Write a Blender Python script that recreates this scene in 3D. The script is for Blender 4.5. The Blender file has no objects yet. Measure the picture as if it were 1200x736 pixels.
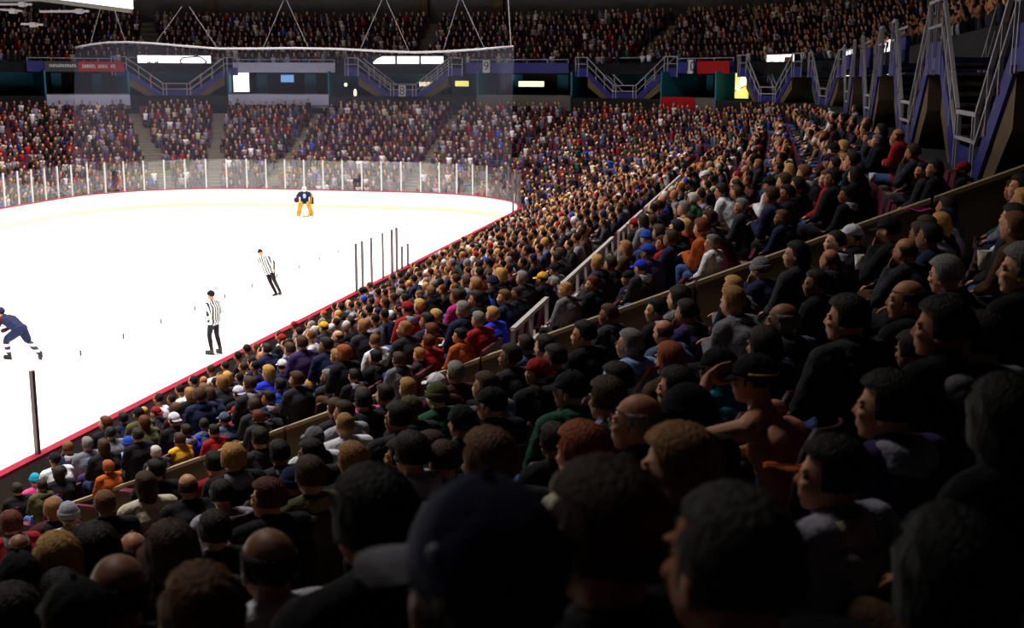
import bpy, bmesh, math, random
import numpy as np
from mathutils import Vector, Matrix, Euler
random.seed(7); rng = np.random.default_rng(7)
SC = bpy.context.scene; COL = SC.collection; PI = math.pi

# ---------------------------------------------------------------- camera
F, YAW, PITCH, ROLL, EYE = 1423.3, 0.20958, 0.1922, 0.00319, 7.7356
cam = bpy.data.cameras.new('camera'); cam_o = bpy.data.objects.new('camera', cam); COL.objects.link(cam_o)
fw = np.array([-math.sin(YAW)*math.cos(PITCH), math.cos(YAW)*math.cos(PITCH), -math.sin(PITCH)])
rt = np.array([math.cos(YAW), math.sin(YAW), 0.0]); up = np.cross(rt, fw)
cr = rt*math.cos(ROLL)+up*math.sin(ROLL); cu = -rt*math.sin(ROLL)+up*math.cos(ROLL)
M = Matrix(((cr[0], cu[0], -fw[0], 0), (cr[1], cu[1], -fw[1], 0), (cr[2], cu[2], -fw[2], EYE), (0, 0, 0, 1)))
cam_o.matrix_world = M
cam.sensor_fit = 'HORIZONTAL'; cam.sensor_width = 36; cam.lens = F*36/1200
cam.clip_start = .05; cam.clip_end = 400
cam.dof.use_dof = True; cam.dof.focus_distance = 17; cam.dof.aperture_fstop = 4.0
SC.camera = cam_o
# ---------------------------------------------------------------- world, lights, exposure
SC.view_settings.view_transform = 'Standard'; SC.view_settings.look = 'None'
SC.view_settings.exposure = 0.0; SC.view_settings.gamma = 1
wd = bpy.data.worlds.new('world'); SC.world = wd; wd.use_nodes = True
wd.node_tree.nodes['Background'].inputs[0].default_value = (.55, .5, .6, 1)
wd.node_tree.nodes['Background'].inputs[1].default_value = 0.011
SC.cycles.use_denoising = True
SC.cycles.max_bounces = 5; SC.cycles.diffuse_bounces = 3; SC.cycles.transparent_max_bounces = 16
SC.cycles.caustics_reflective = False; SC.cycles.caustics_refractive = False
def area(name, loc, sx, sy, power, rot=(0, 0, 0), spread=180, col=(1, .95, .88)):
    l = bpy.data.lights.new(name, 'AREA'); l.shape = 'RECTANGLE'; l.size = sx; l.size_y = sy
    l.energy = power; l.color = col; l.spread = math.radians(spread)
    o = bpy.data.objects.new(name, l); o.location = loc; o.rotation_euler = rot; COL.objects.link(o); return o
# rink floodlight banks under the roof, aimed at the ice
for yy in (16, 32, 48, 63):
    for xx in (-35, -16.5): area('rink_floodlight', (xx, yy, 27), 4, 9, 4200, spread=102)
# dimmer house lights above the stands beyond the near corner
area('house_light', (-25.6, 78, 27), 40, 3, 400, rot=(math.radians(12), 0, 0), spread=120)
area('house_light', (-2, 50, 27), 3, 40, 25, rot=(0, math.radians(10), 0), spread=120)

# ---------------------------------------------------------------- helpers
def lin(c):
    return tuple(((v/12.92) if v <= .04045 else ((v+.055)/1.055)**2.4) for v in c)
def hx(s):
    return lin(tuple(int(s[i:i+2], 16)/255 for i in (0, 2, 4)))
def mat(name, col, rough=.7, spec=.3, metal=0, noise=0, scale=20, bump=0, emit=None, estr=0):
    m = bpy.data.materials.new(name); m.use_nodes = True; nt = m.node_tree; b = nt.nodes['Principled BSDF']
    b.inputs['Roughness'].default_value = rough; b.inputs['Metallic'].default_value = metal
    b.inputs['Specular IOR Level'].default_value = spec
    b.inputs['Base Color'].default_value = (*col, 1)
    if noise or bump:
        tc = nt.nodes.new('ShaderNodeTexCoord'); n = nt.nodes.new('ShaderNodeTexNoise')
        n.inputs['Scale'].default_value = scale; n.inputs['Detail'].default_value = 3
        nt.links.new(tc.outputs['Object'], n.inputs['Vector'])
        if noise:
            mx = nt.nodes.new('ShaderNodeMix'); mx.data_type = 'RGBA'
            mx.inputs[6].default_value = (*[c*(1-noise) for c in col], 1); mx.inputs[7].default_value = (*[min(1, c*(1+noise)) for c in col], 1)
            nt.links.new(n.outputs['Fac'], mx.inputs[0]); nt.links.new(mx.outputs[2], b.inputs['Base Color'])
        if bump:
            bp = nt.nodes.new('ShaderNodeBump'); bp.inputs['Strength'].default_value = bump; bp.inputs['Distance'].default_value = .01
            nt.links.new(n.outputs['Fac'], bp.inputs['Height']); nt.links.new(bp.outputs[0], b.inputs['Normal'])
    if emit:
        b.inputs['Emission Color'].default_value = (*emit, 1); b.inputs['Emission Strength'].default_value = estr
    return m
def mat_objcol(name, rough=.85, scale=30, var=.25, bump=.3, spec=.2, stripes=None, dist=.01):
    """takes its colour from the object's own colour (each garment, each head of hair has its own)"""
    m = bpy.data.materials.new(name); m.use_nodes = True; nt = m.node_tree; b = nt.nodes['Principled BSDF']
    b.inputs['Roughness'].default_value = rough; b.inputs['Specular IOR Level'].default_value = spec
    oi = nt.nodes.new('ShaderNodeObjectInfo'); tc = nt.nodes.new('ShaderNodeTexCoord'); n = nt.nodes.new('ShaderNodeTexNoise')
    n.inputs['Scale'].default_value = scale; n.inputs['Detail'].default_value = 4
    mp = nt.nodes.new('ShaderNodeMapping'); nt.links.new(tc.outputs['Object'], mp.inputs[0]); nt.links.new(mp.outputs[0], n.inputs['Vector'])
    if stripes: mp.inputs['Scale'].default_value = stripes
    mr = nt.nodes.new('ShaderNodeMapRange'); mr.inputs[1].default_value = .25; mr.inputs[2].default_value = .75
    mr.inputs[3].default_value = 1-var; mr.inputs[4].default_value = 1+var
    nt.links.new(n.outputs['Fac'], mr.inputs[0])
    mx = nt.nodes.new('ShaderNodeVectorMath'); mx.operation = 'SCALE'
    nt.links.new(oi.outputs['Color'], mx.inputs[0]); nt.links.new(mr.outputs[0], mx.inputs['Scale'])
    nt.links.new(mx.outputs[0], b.inputs['Base Color'])
    bp = nt.nodes.new('ShaderNodeBump'); bp.inputs['Strength'].default_value = bump; bp.inputs['Distance'].default_value = dist
    nt.links.new(n.outputs['Fac'], bp.inputs['Height']); nt.links.new(bp.outputs[0], b.inputs['Normal'])
    return m
class MB:
    """collects shapes and links them as ONE mesh"""
    def __init__(s): s.v = []; s.f = []
    def add(s, vs, fs):
        n = len(s.v); s.v += [tuple(map(float, v)) for v in vs]; s.f += [tuple(i+n for i in f) for f in fs]; return s
    def box(s, c, d, rot=None):
        vs = [Vector((x*d[0]/2, y*d[1]/2, z*d[2]/2)) for x in (-1, 1) for y in (-1, 1) for z in (-1, 1)]
        if rot is not None: vs = [rot @ v for v in vs]
        return s.add([v+Vector(c) for v in vs], [(0, 1, 3, 2), (4, 6, 7, 5), (0, 4, 5, 1), (2, 3, 7, 6), (0, 2, 6, 4), (1, 5, 7, 3)])
    def hexa(s, lo, hi):
        """prism between two matching quads"""
        return s.add(list(lo)+list(hi), [(3, 2, 1, 0), (4, 5, 6, 7), (0, 1, 5, 4), (1, 2, 6, 5), (2, 3, 7, 6), (3, 0, 4, 7)])
    def bar(s, a, b, w, h=None):
        a = Vector(a); b = Vector(b); d = (b-a).normalized(); h = h or w
        x = d.cross(Vector((0, 0, 1)))
        x = x.normalized() if x.length > 1e-4 else Vector((1, 0, 0))
        z = x.cross(d).normalized()
        q = [x*w/2*i+z*h/2*j for i, j in ((-1, -1), (1, -1), (1, 1), (-1, 1))]
        return s.hexa([a+k for k in q], [b+k for k in q])
    def tube(s, pts, r, n=8):
        pts = [Vector(p) for p in pts]; ring = []
        for i, p in enumerate(pts):
            d = (pts[min(i+1, len(pts)-1)]-pts[max(i-1, 0)]).normalized()
            x = d.cross(Vector((0, 0, 1))); x = x.normalized() if x.length > 1e-3 else Vector((1, 0, 0)); z = x.cross(d)
            ring += [p+(x*math.cos(t*2*PI/n)+z*math.sin(t*2*PI/n))*r for t in range(n)]
        fs = [(i*n+j, i*n+(j+1) % n, (i+1)*n+(j+1) % n, (i+1)*n+j) for i in range(len(pts)-1) for j in range(n)]
        fs += [tuple(range(n))[::-1], tuple((len(pts)-1)*n+j for j in range(n))]
        return s.add(ring, fs)
    def cap(s, p0, p1, r0, r1=None, n=10, m=3, flat=None):
        """round cone with hemispherical ends; flat=(axis vector, factor) squeezes it"""
        r1 = r0 if r1 is None else r1; p0 = Vector(p0); p1 = Vector(p1); d = p1-p0
        d = d.normalized() if d.length > 1e-6 else Vector((0, 0, 1))
        x = d.orthogonal().normalized(); y = d.cross(x); vs = [p0-d*r0]; fs = []
        rings = []
        for i in range(1, m+1):
            a = PI/2*(1-i/m); rings.append((p0-d*r0*math.sin(a), r0*math.cos(a)))
        for i in range(0, m):
            a = PI/2*i/m; rings.append((p1+d*r1*math.sin(a), r1*math.cos(a)))
        for c, r in rings: vs += [c+(x*math.cos(t*2*PI/n)+y*math.sin(t*2*PI/n))*r for t in range(n)]
        vs.append(p1+d*r1); L = len(rings)
        fs += [(0, 1+(j+1) % n, 1+j) for j in range(n)]
        for i in range(L-1):
            fs += [(1+i*n+j, 1+i*n+(j+1) % n, 1+(i+1)*n+(j+1) % n, 1+(i+1)*n+j) for j in range(n)]
        fs += [(1+(L-1)*n+j, 1+(L-1)*n+(j+1) % n, len(vs)-1) for j in range(n)]
        if flat:
            ax, k = Vector(flat[0]).normalized(), flat[1]; c = (p0+p1)/2
            vs = [v-ax*((v-c).dot(ax))*(1-k) for v in vs]
        return s.add(vs, fs)
    def ell(s, c, r, rot=None, n=16, m=10):
        vs = [Vector((0, 0, -1))]; 
        for i in range(1, m):
            a = -PI/2+PI*i/m; vs += [Vector((math.cos(a)*math.cos(t*2*PI/n), math.cos(a)*math.sin(t*2*PI/n), math.sin(a))) for t in range(n)]
        vs.append(Vector((0, 0, 1)))
        fs = [(0, 1+(j+1) % n, 1+j) for j in range(n)]
        for i in range(m-2): fs += [(1+i*n+j, 1+i*n+(j+1) % n, 1+(i+1)*n+(j+1) % n, 1+(i+1)*n+j) for j in range(n)]
        fs += [(1+(m-2)*n+j, 1+(m-2)*n+(j+1) % n, len(vs)-1) for j in range(n)]
        vs = [Vector((v.x*r[0], v.y*r[1], v.z*r[2])) for v in vs]
        if rot is not None: vs = [rot @ v for v in vs]
        return s.add([v+Vector(c) for v in vs], fs)
    def mesh(s, name, m=None, smooth=False):
        me = bpy.data.meshes.new(name); me.from_pydata(s.v, [], s.f)
        if m: me.materials.append(m)
        if smooth: me.polygons.foreach_set('use_smooth', [True]*len(me.polygons))
        return me
    def build(s, name, m, parent=None, smooth=False, **kw):
        return link(name, s.mesh(name, m, smooth), parent, **kw)
def link(name, me, parent=None, label=None, cat=None, group=None, kind=None, color=None):
    o = bpy.data.objects.new(name, me); COL.objects.link(o)
    if parent is not None: o.parent = parent
    if color is not None: o.color = (*color[:3], 1)
    for k, v in (('label', label), ('category', cat), ('group', group), ('kind', kind)):
        if v: o[k] = v
    return o
def thing(name, label, cat, loc=(0, 0, 0), rz=0, group=None, scale=1):
    o = link(name, None, label=label, cat=cat, group=group); o.location = loc; o.rotation_euler = (0, 0, rz); o.scale = (scale,)*3
    return o
def ray(px, py):
    v = F*fw+(px-600)*cr-(py-368)*cu; return v/np.linalg.norm(v)
def at_y(px, py, y):
    v = ray(px, py); return Vector((v*y/v[1]+np.array([0, 0, EYE])))
def at_z(px, py, z):
    v = ray(px, py); return Vector((v*(z-EYE)/v[2]+np.array([0, 0, EYE])))
def proj(P):
    q = np.asarray(P, float)-[0, 0, EYE]; d = q@fw
    return np.stack([600+F*(q@cr)/d, 368-F*(q@cu)/d, d], -1)

# ---------------------------------------------------------------- the plan of the bowl
W, R, WD, D = 12.705, 8.53, 25.91, 69.19          # camera to boards, corner radius, rink width, far boards
CSE = (-W-R, D-61+R); CNE = (-W-R, D-R); CNW = (-W-WD+R, D-R)
LS = CNE[1]-CSE[1]; LA = R*PI/2; LF = WD-2*R
def path(s, d):
    """point and outward normal at distance d outside the boards; s runs along the boards from the near corner"""
    if s < 0: a = s/R; n = (math.cos(a), math.sin(a)); c = CSE
    elif s < LS: return (-W+d, CSE[1]+s), (1, 0)
    elif s < LS+LA: a = (s-LS)/R; n = (math.cos(a), math.sin(a)); c = CNE
    elif s < LS+LA+LF: return (-W-R-(s-LS-LA), D+d), (0, 1)
    elif s < LS+2*LA+LF: a = PI/2+(s-LS-LA-LF)/R; n = (math.cos(a), math.sin(a)); c = CNW
    else: return (-W-WD-d, CNW[1]-(s-LS-2*LA-LF)), (-1, 0)
    return (c[0]+(R+d)*n[0], c[1]+(R+d)*n[1]), n
def stretch(s, d):   # metres walked at offset d per metre of s
    if s < 0 or LS <= s < LS+LA or LS+LA+LF <= s < LS+2*LA+LF: return (R+d)/R
    return 1.0
S_WALL = math.radians(-5)*R
S_MAX = LS+2*LA+LF+38
def s_samples(a, b):
    out = [a]; s = a
    while s < b:
        s += .75 if (s < 0 or LS-1 <= s < LS+LA+.1 or LS+LA+LF-1 <= s < LS+2*LA+LF) else 2.0
        for e in (0, LS, LS+LA, LS+LA+LF, LS+2*LA+LF):
            if out[-1] < e < s: s = e; break
        out.append(min(s, b))
    return out
def fz(d, front, s=0):
    """floor height of the row at offset d"""
    z = -.18+.362*min(d, 13.3)+.33*max(0, d-13.3)
    if not front: z += .035*d*max(0, 1-max(0, s)/42)
    return z
ROW = lambda i: 1.2+.85*i
N_BACK, N_FRONT = 17, 20
AISLES = [11.1, 28, LS+10.3, LS+LA+.3, LS+LA+LF+.6, LS+LA+LF+3.35, LS+LA+LF+5.6, LS+2*LA+LF+5]
ROWS_WORD = 'first second third fourth fifth sixth seventh eighth ninth tenth eleventh twelfth thirteenth fourteenth fifteenth sixteenth seventeenth eighteenth nineteenth twentieth'.split()
def sweep(name, sect, a, b, m, off=0, **kw):
    """sweep a cross-section [(d, z)] along the bowl from s=a to s=b"""
    ss = s_samples(a, b); vs = []; fs = []; n = len(sect(a) if callable(sect) else sect)
    for s in ss:
        for d, z in (sect(s) if callable(sect) else sect):
            p, _ = path(s, d); vs.append((p[0], p[1], z))
    for i in range(len(ss)-1):
        for j in range(n-1): fs.append((i*n+j, i*n+j+1, (i+1)*n+j+1, (i+1)*n+j))
    return MB().add(vs, fs).build(name, m, **kw)
def sweep_solid(mb, sect, a, b, closed=True):
    ss = s_samples(a, b); n = len(sect); base = []; fs = []
    for s in ss:
        for d, z in sect:
            p, _ = path(s, d); base.append((p[0], p[1], z))
    for i in range(len(ss)-1):
        for j in range(n): fs.append((i*n+j, i*n+(j+1) % n, (i+1)*n+(j+1) % n, (i+1)*n+j))
    fs += [tuple(range(n))[::-1], tuple((len(ss)-1)*n+j for j in range(n))]
    return mb.add(base, fs)

# ---------------------------------------------------------------- materials
m_ice = mat('ice', (.93, .94, .95), rough=.35, spec=.4, noise=.015, scale=.4)
m_board = mat('board_white', (.9, .9, .9), rough=.4, noise=.02, scale=3)
m_boardout = mat('board_outer_grey', hx('8a8a88'), rough=.6, noise=.2, scale=2)
m_red = mat('rail_red', hx('8e1530'), rough=.4, noise=.1, scale=4)
m_yellow = mat('kickplate_yellow', hx('f4e79a'), rough=.5, noise=.05, scale=4)
m_conc = mat('terrace_concrete', hx('6a5f56'), rough=.9, noise=.25, scale=1.5, bump=.3)
m_concw = mat('wall_concrete', hx('5e4c38'), rough=.85, noise=.2, scale=3, bump=.2)
m_cap = mat('wall_coping', hx('8e7a60'), rough=.6, noise=.15, scale=5)
m_post = mat('white_post', (.5, .5, .5), rough=.35, noise=.05, scale=9)
m_postd = mat('aluminium_post', hx('6e5f62'), rough=.4, metal=.5, noise=.15, scale=9)
m_rail = mat('painted_steel', hx('9a959c'), rough=.45, noise=.1, scale=8)
m_silver = mat('silver_rail', hx('b5aeae'), rough=.5, noise=.1, scale=8)
m_blue = mat('royal_blue_paint', hx('2b2b78'), rough=.5, noise=.12, scale=2)
m_teal = mat('teal_wall_paint', hx('1b6c82'), rough=.6, noise=.2, scale=1)
m_dark = mat('dark_structure', hx('17161b'), rough=.9, noise=.3, scale=1)
m_grey = mat('grey_wall', hx('5d5856'), rough=.85, noise=.25, scale=.7)
m_fascia = mat('lilac_grey_fascia', hx('a9a9c9'), rough=.5, noise=.04, scale=2)
m_fasciad = mat('dark_red_fascia', hx('9a1016'), rough=.5, noise=.06, scale=2)
m_lit = mat('lit_panel', (.9, .9, .9), emit=(1, .98, .92), estr=1.6)
m_litwarm = mat('lit_warm', (.9, .8, .6), emit=(1, .85, .55), estr=1.3)
m_ylw = mat('lit_yellow', (.8, .7, .2), emit=(.85, .78, .2), estr=.9)
m_ink = mat('panel_ink', (.05, .05, .06), rough=.6, noise=.1)
m_black = mat('black_plastic', (.012, .012, .014), rough=.5, spec=.4, noise=.2)
m_seat = mat('seat_plastic', hx('3a1c26'), rough=.55, spec=.3, noise=.15, scale=4)
m_pipe = mat('pipe_white', (.33, .31, .34), rough=.4, noise=.08, scale=3)
def glassy(name, haze, col, spec=.05):
    m = bpy.data.materials.new(name); m.use_nodes = True; nt = m.node_tree; nt.nodes.clear()
    o = nt.nodes.new('ShaderNodeOutputMaterial'); t = nt.nodes.new('ShaderNodeBsdfTransparent'); d = nt.nodes.new('ShaderNodeBsdfDiffuse')
    g = nt.nodes.new('ShaderNodeBsdfGlossy'); g.inputs['Roughness'].default_value = .03
    d.inputs[0].default_value = (*col, 1); m1 = nt.nodes.new('ShaderNodeMixShader'); m2 = nt.nodes.new('ShaderNodeMixShader')
    n = nt.nodes.new('ShaderNodeTexNoise'); n.inputs['Scale'].default_value = 1.2
    mr = nt.nodes.new('ShaderNodeMapRange'); mr.inputs[3].default_value = haze*.6; mr.inputs[4].default_value = haze*1.4
    nt.links.new(n.outputs['Fac'], mr.inputs[0]); nt.links.new(mr.outputs[0], m1.inputs[0])
    nt.links.new(t.outputs[0], m1.inputs[1]); nt.links.new(d.outputs[0], m1.inputs[2])
    m2.inputs[0].default_value = spec; nt.links.new(m1.outputs[0], m2.inputs[1]); nt.links.new(g.outputs[0], m2.inputs[2])
    nt.links.new(m2.outputs[0], o.inputs[0]); return m
m_glass = glassy('rink_glass', .014, (.8, .85, .9))
m_net = glassy('spectator_net', .022, (.5, .5, .7), spec=0)

# ---------------------------------------------------------------- ice, boards, glass
outline = []
for s in s_samples(-R*PI/2, S_MAX): outline.append(path(s, 0)[0])
outline += [(-W-WD, D-61+R)]
for k in range(1, 12):
    a = PI+PI/2*k/12; outline.append((CNW[0]+R*math.cos(a), CSE[1]+R*math.sin(a)))
outline = [(x, y, 0) for x, y in outline]
MB().add(outline, [tuple(range(len(outline)))[::-1]]).build('floor', m_ice, kind='structure')
bb = MB()
pk = path(-R*PI/2, 0)[0]
yb = D-61
# dasher boards: one panel of 2.4 m at a time, each with facing, cap rail and kick plate
boards = thing('rink_boards', 'white hockey rink boards with red cap rail ringing the ice', 'rink boards')
s = -R*PI/2
while s < S_MAX-2:
    L = 2.44 if (0 <= s < LS-2.44 or s >= LS+2*LA+LF or LS+LA <= s < LS+LA+LF-2.44) else 1.34
    e = min(s+L, S_MAX)
    g = .012
    sweep_solid(MB(), [(0, .2), (0, 1.03), (.03, 1.03), (.03, .2)], s+g, e-g).build('board_panel', m_board, boards)
    s = e
sweep_solid(MB(), [(-.012, .0), (-.012, .2), (.03, .2), (.03, 0)], -R*PI/2, S_MAX).build('kick_plate', m_yellow, boards, label='pale yellow kick plate')
sweep_solid(MB(), [(-.03, 1.03), (-.03, 1.09), (.17, 1.09), (.17, 1.03)], -R*PI/2, S_MAX).build('cap_rail', m_red, boards, label='red cap rail')
sweep_solid(MB(), [(.12, -.1), (.12, 1.03), (.15, 1.03), (.15, -.1)], -R*PI/2, S_MAX).build('outer_board', m_boardout, boards, label='grey outer face of the boards')
# high end glass on white posts
glass = thing('end_glass', 'tall clear glass on white posts around the far end boards', 'rink glass')
s0, s1 = LS-1.0, S_MAX-14
k = 0; s = s0; GT = 2.85
while s < s1:
    p, n = path(s, .05); a = math.atan2(n[1], n[0])
    dark = s < LS+7.5  # corner posts coloured darker to show them in silhouette against bright ice
    MB().box((0, 0, (1.09+GT)/2), (.07, .075, GT-1.09)).build('post', m_postd if dark else m_post, glass)
    o = bpy.data.objects[-1] if False else COL.objects[-1]; o.location = (p[0], p[1], 0); o.rotation_euler = (0, 0, a)
    e = s+1.22
    sweep_solid(MB(), [(.045, 1.09), (.045, GT-.03), (.058, GT-.03), (.058, 1.09)], s+.04, min(e, s1)-.04).build('pane', m_glass, glass)
    s = e; k += 1
# low side glass: seamless panes, a clip at each joint, posts only where the glass changes
side = thing('side_glass', 'low clear glass standing along the near side boards', 'rink glass')
def s_of_px(px, z=1.09):
    best = None
    for y in np.arange(CSE[1]-4, CNE[1]+1, .05):
        q = proj((-W+.05, y, z)); 
        if best is None or abs(q[0]-px) < best[0]: best = (abs(q[0]-px), y)
    return best[1]-CSE[1]
GS = 2.62
sa = s_of_px(44.5); sb = s_of_px(418.3); sc = s_of_px(466)
n1 = 11
for k in range(n1):
    a0 = sa+(sb-sa)*k/n1; a1 = sa+(sb-sa)*(k+1)/n1
    sweep_solid(MB(), [(.045, 1.09), (.045, GS-.02), (.06, GS-.02), (.06, 1.09)], a0+.01, a1-.01).build('pane', m_glass, side)
    if k: MB().box((-W+.05, CSE[1]+a0, GS-.03), (.025, .035, .11)).build('clip', m_rail, side)
for px, top, w in ((44.5, 426, .085), (418.3, 280, .06), (425, 278, .06), (435.5, 281, .05), (449, 275, .03), (459.5, 264, .09), (465.5, 261, .08)):
    sp = s_of_px(px); 
    MB().box((-W+.05, CSE[1]+sp, (1.09+GS)/2), (.07, w, GS-1.09)).build('post', m_postd, side)
for px in (471, 478):
    sp = s_of_px(px); MB().box((-W+.05, CSE[1]+sp, 1.09+.4), (.07, .07, .8)).build('post', m_postd, side)
sp = s_of_px(478)
while sp < LS-1.5:
    sweep_solid(MB(), [(.045, 1.09), (.045, GS-.02), (.06, GS-.02), (.06, 1.09)], sp+.01, sp+1.9).build('pane', m_glass, side)
    MB().box((-W+.05, CSE[1]+sp, GS-.03), (.025, .035, .11)).build('clip', m_rail, side)
    sp += 1.92

# ---------------------------------------------------------------- terraces
def terr(front, n, a, b, name, m=m_conc):
    def sect(s):
        out = [(.2, -.05)]
        for i in range(n):
            d = ROW(i); z = fz(d, front, s); d0 = max(.2, d-.42)
            out += [(d0, out[-1][1]), (d0, z)]
        out += [(ROW(n-1)+.5, out[-1][1])]
        return out
    return sweep(name, sect, a, b, m, kind='structure')
terr(True, N_FRONT, -R*1.35, S_WALL, 'floor_near_stand')
terr(False, N_BACK, S_WALL, S_MAX, 'floor_far_stand')
# transverse concrete wall between the near block and the block beyond
wl = []
t = math.radians(-5); ca, sa_ = math.cos(t), math.sin(t)
def wallpt(d, z, o=0): return (CSE[0]+(R+d)*ca-o*sa_, CSE[1]+(R+d)*sa_+o*ca, z)
wtop = lambda d: -.18+.362*d+.5+.053*d
cw = thing('dividing_wall', 'low concrete wall with pale coping climbing the stand between two seat blocks', 'wall')
segs = [(.4, 3.3), (3.34, 6.2), (6.24, 9.1), (9.14, 11.9), (11.94, 14.6), (14.64, 17.6)]
for a, b in segs:
    MB().hexa([wallpt(a, fz(a, True)-.6), wallpt(b, fz(b, True)-.6), wallpt(b, fz(b, True)-.6, .15), wallpt(a, fz(a, True)-.6, .15)],
              [wallpt(a, wtop(a)-.05), wallpt(b, wtop(b)-.05), wallpt(b, wtop(b)-.05, .15), wallpt(a, wtop(a)-.05, .15)]).build('wall_slab', m_concw, cw)
    MB().hexa([wallpt(a, wtop(a)-.05, -.02), wallpt(b, wtop(b)-.05, -.02), wallpt(b, wtop(b)-.05, .17), wallpt(a, wtop(a)-.05, .17)],
              [wallpt(a, wtop(a), -.02), wallpt(b, wtop(b), -.02), wallpt(b, wtop(b), .17), wallpt(a, wtop(a), .17)]).build('coping', m_cap, cw, label='pale worn coping')
# railing that runs away along the stand above the ninth row, in lengths with gaps between
DR = 9.27
def rz_rail(s): return fz(ROW(9), False, s)
def railing(s0, s1, lab):
    r = thing('railing', lab, 'railing', group='silver railings along the stand walkway')
    y0, y1 = CSE[1]+s0, CSE[1]+s1; x = -W+DR; z0, z1 = rz_rail(s0), rz_rail(s1)
    h = .95
    MB().bar((x, y0, z0+h), (x, y1, z1+h), .07, .06).build('top_rail', m_silver, r)
    MB().bar((x, y0, z0+h-.5), (x, y1, z1+h-.5), .05, .14).build('kick_rail', m_silver, r)
    n = max(2, int((s1-s0)/.9))
    for k in range(n+1):
        t = k/n; y = y0+(y1-y0)*t; z = z0+(z1-z0)*t
        MB().bar((x, y, z-.1), (x, y, z+h), .05, .07).build('post', m_silver, r)
def s_px(px):
    best = None
    for s in np.arange(-.5, LS+4, .05):
        (x, y), _ = path(s, DR); q = proj((x, y, rz_rail(s)+.95))
        if best is None or abs(q[0]-px) < best[0]: best = (abs(q[0]-px), s)
    return best[1]
for (a, b, lab) in ((584, 641, 'silver railing length nearest the concrete wall'), (655, 718, 'second silver railing length from the concrete wall'),
                    (725, 752, 'short third silver railing length from the concrete wall'), (756, 797, 'farthest silver railing length up the stand')):
    railing(s_px(a), min(s_px(b), LS), lab)

# ---------------------------------------------------------------- concourse level, boxes, stairs, upper deck
DW = 16.0                                   # front of the concourse level
ZP, ZL, ZT = 6.45, 8.1, 8.9                  # platform floor, landing floor, upper front rail
sa_w = -.3
def frame(s, d=DW):
    """local frame on the concourse front: u along it (to the right seen from the rink), v outward, z up"""
    (x, y), n = path(s, d); return x, y, n
def loc_s(u, s): return s-u/stretch(s, DW)
# back of the concourse: teal wall with dark doorways, floor, slab of the upper deck
sweep('floor_concourse', [(DW-.9, ZP-.75), (DW-.9, ZP-.05), (DW+4.2, ZP-.05)], S_WALL, S_MAX, m_dark, kind='structure')
sweep('wall_concourse', [(DW+4.0, ZP-.05), (DW+4.0, ZL)], S_WALL, S_MAX, m_teal, kind='structure')
sweep('trim_1', [(DW+4.0, ZL-.1), (DW+.6, ZL-.1), (DW+.6, ZL+.6), (DW+1.2, ZL+.6)], S_WALL, S_MAX, m_dark, kind='structure')
NU = 10
def fu(i): return ZL+.1+.5*(i*.8)
def usect(s):
    out = [(DW+.6, ZL+.1)]
    for i in range(NU):
        d0 = DW+.9+.8*i; out += [(d0, out[-1][1]), (d0, fu(i))]
    out += [(DW+.9+.8*NU+2.2, fu(NU-1))]
    return out
sweep('floor_upper_stand', usect, S_WALL, S_MAX, m_conc, kind='structure')
DB = DW+.9+.8*NU+2.0
sweep('wall_upper_back', [(DB, fu(NU-1)), (DB, 17.5)], S_WALL, S_MAX, m_grey, kind='structure')
# pillars against the back wall
for k, s in enumerate(np.arange(LS*.2, S_MAX-6, 6.1)):
    x, y, n = frame(s, DB-.35); a = math.atan2(n[1], n[0])
    p = link('pillar', MB().box((0, 0, 14.5), (.7, .75, 6.5)).box((0, 0, 11.45), (.85, .9, .4)).mesh('pillar', m_concw), label='square pale pillar against the back wall of the upper deck', cat='pillar', group='pillars behind the upper deck')
    p.location = (x, y, 0); p.rotation_euler = (0, 0, a)
# roof
MB().box((-20, 38, 29.5), (110, 130, .5)).build('ceiling', m_dark, kind='structure')

def local(s):
    x, y, n = frame(s); a = math.atan2(n[1], n[0])-PI/2      # +Y outward, +X to the left seen from the rink
    return (x, y, 0), a
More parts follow.
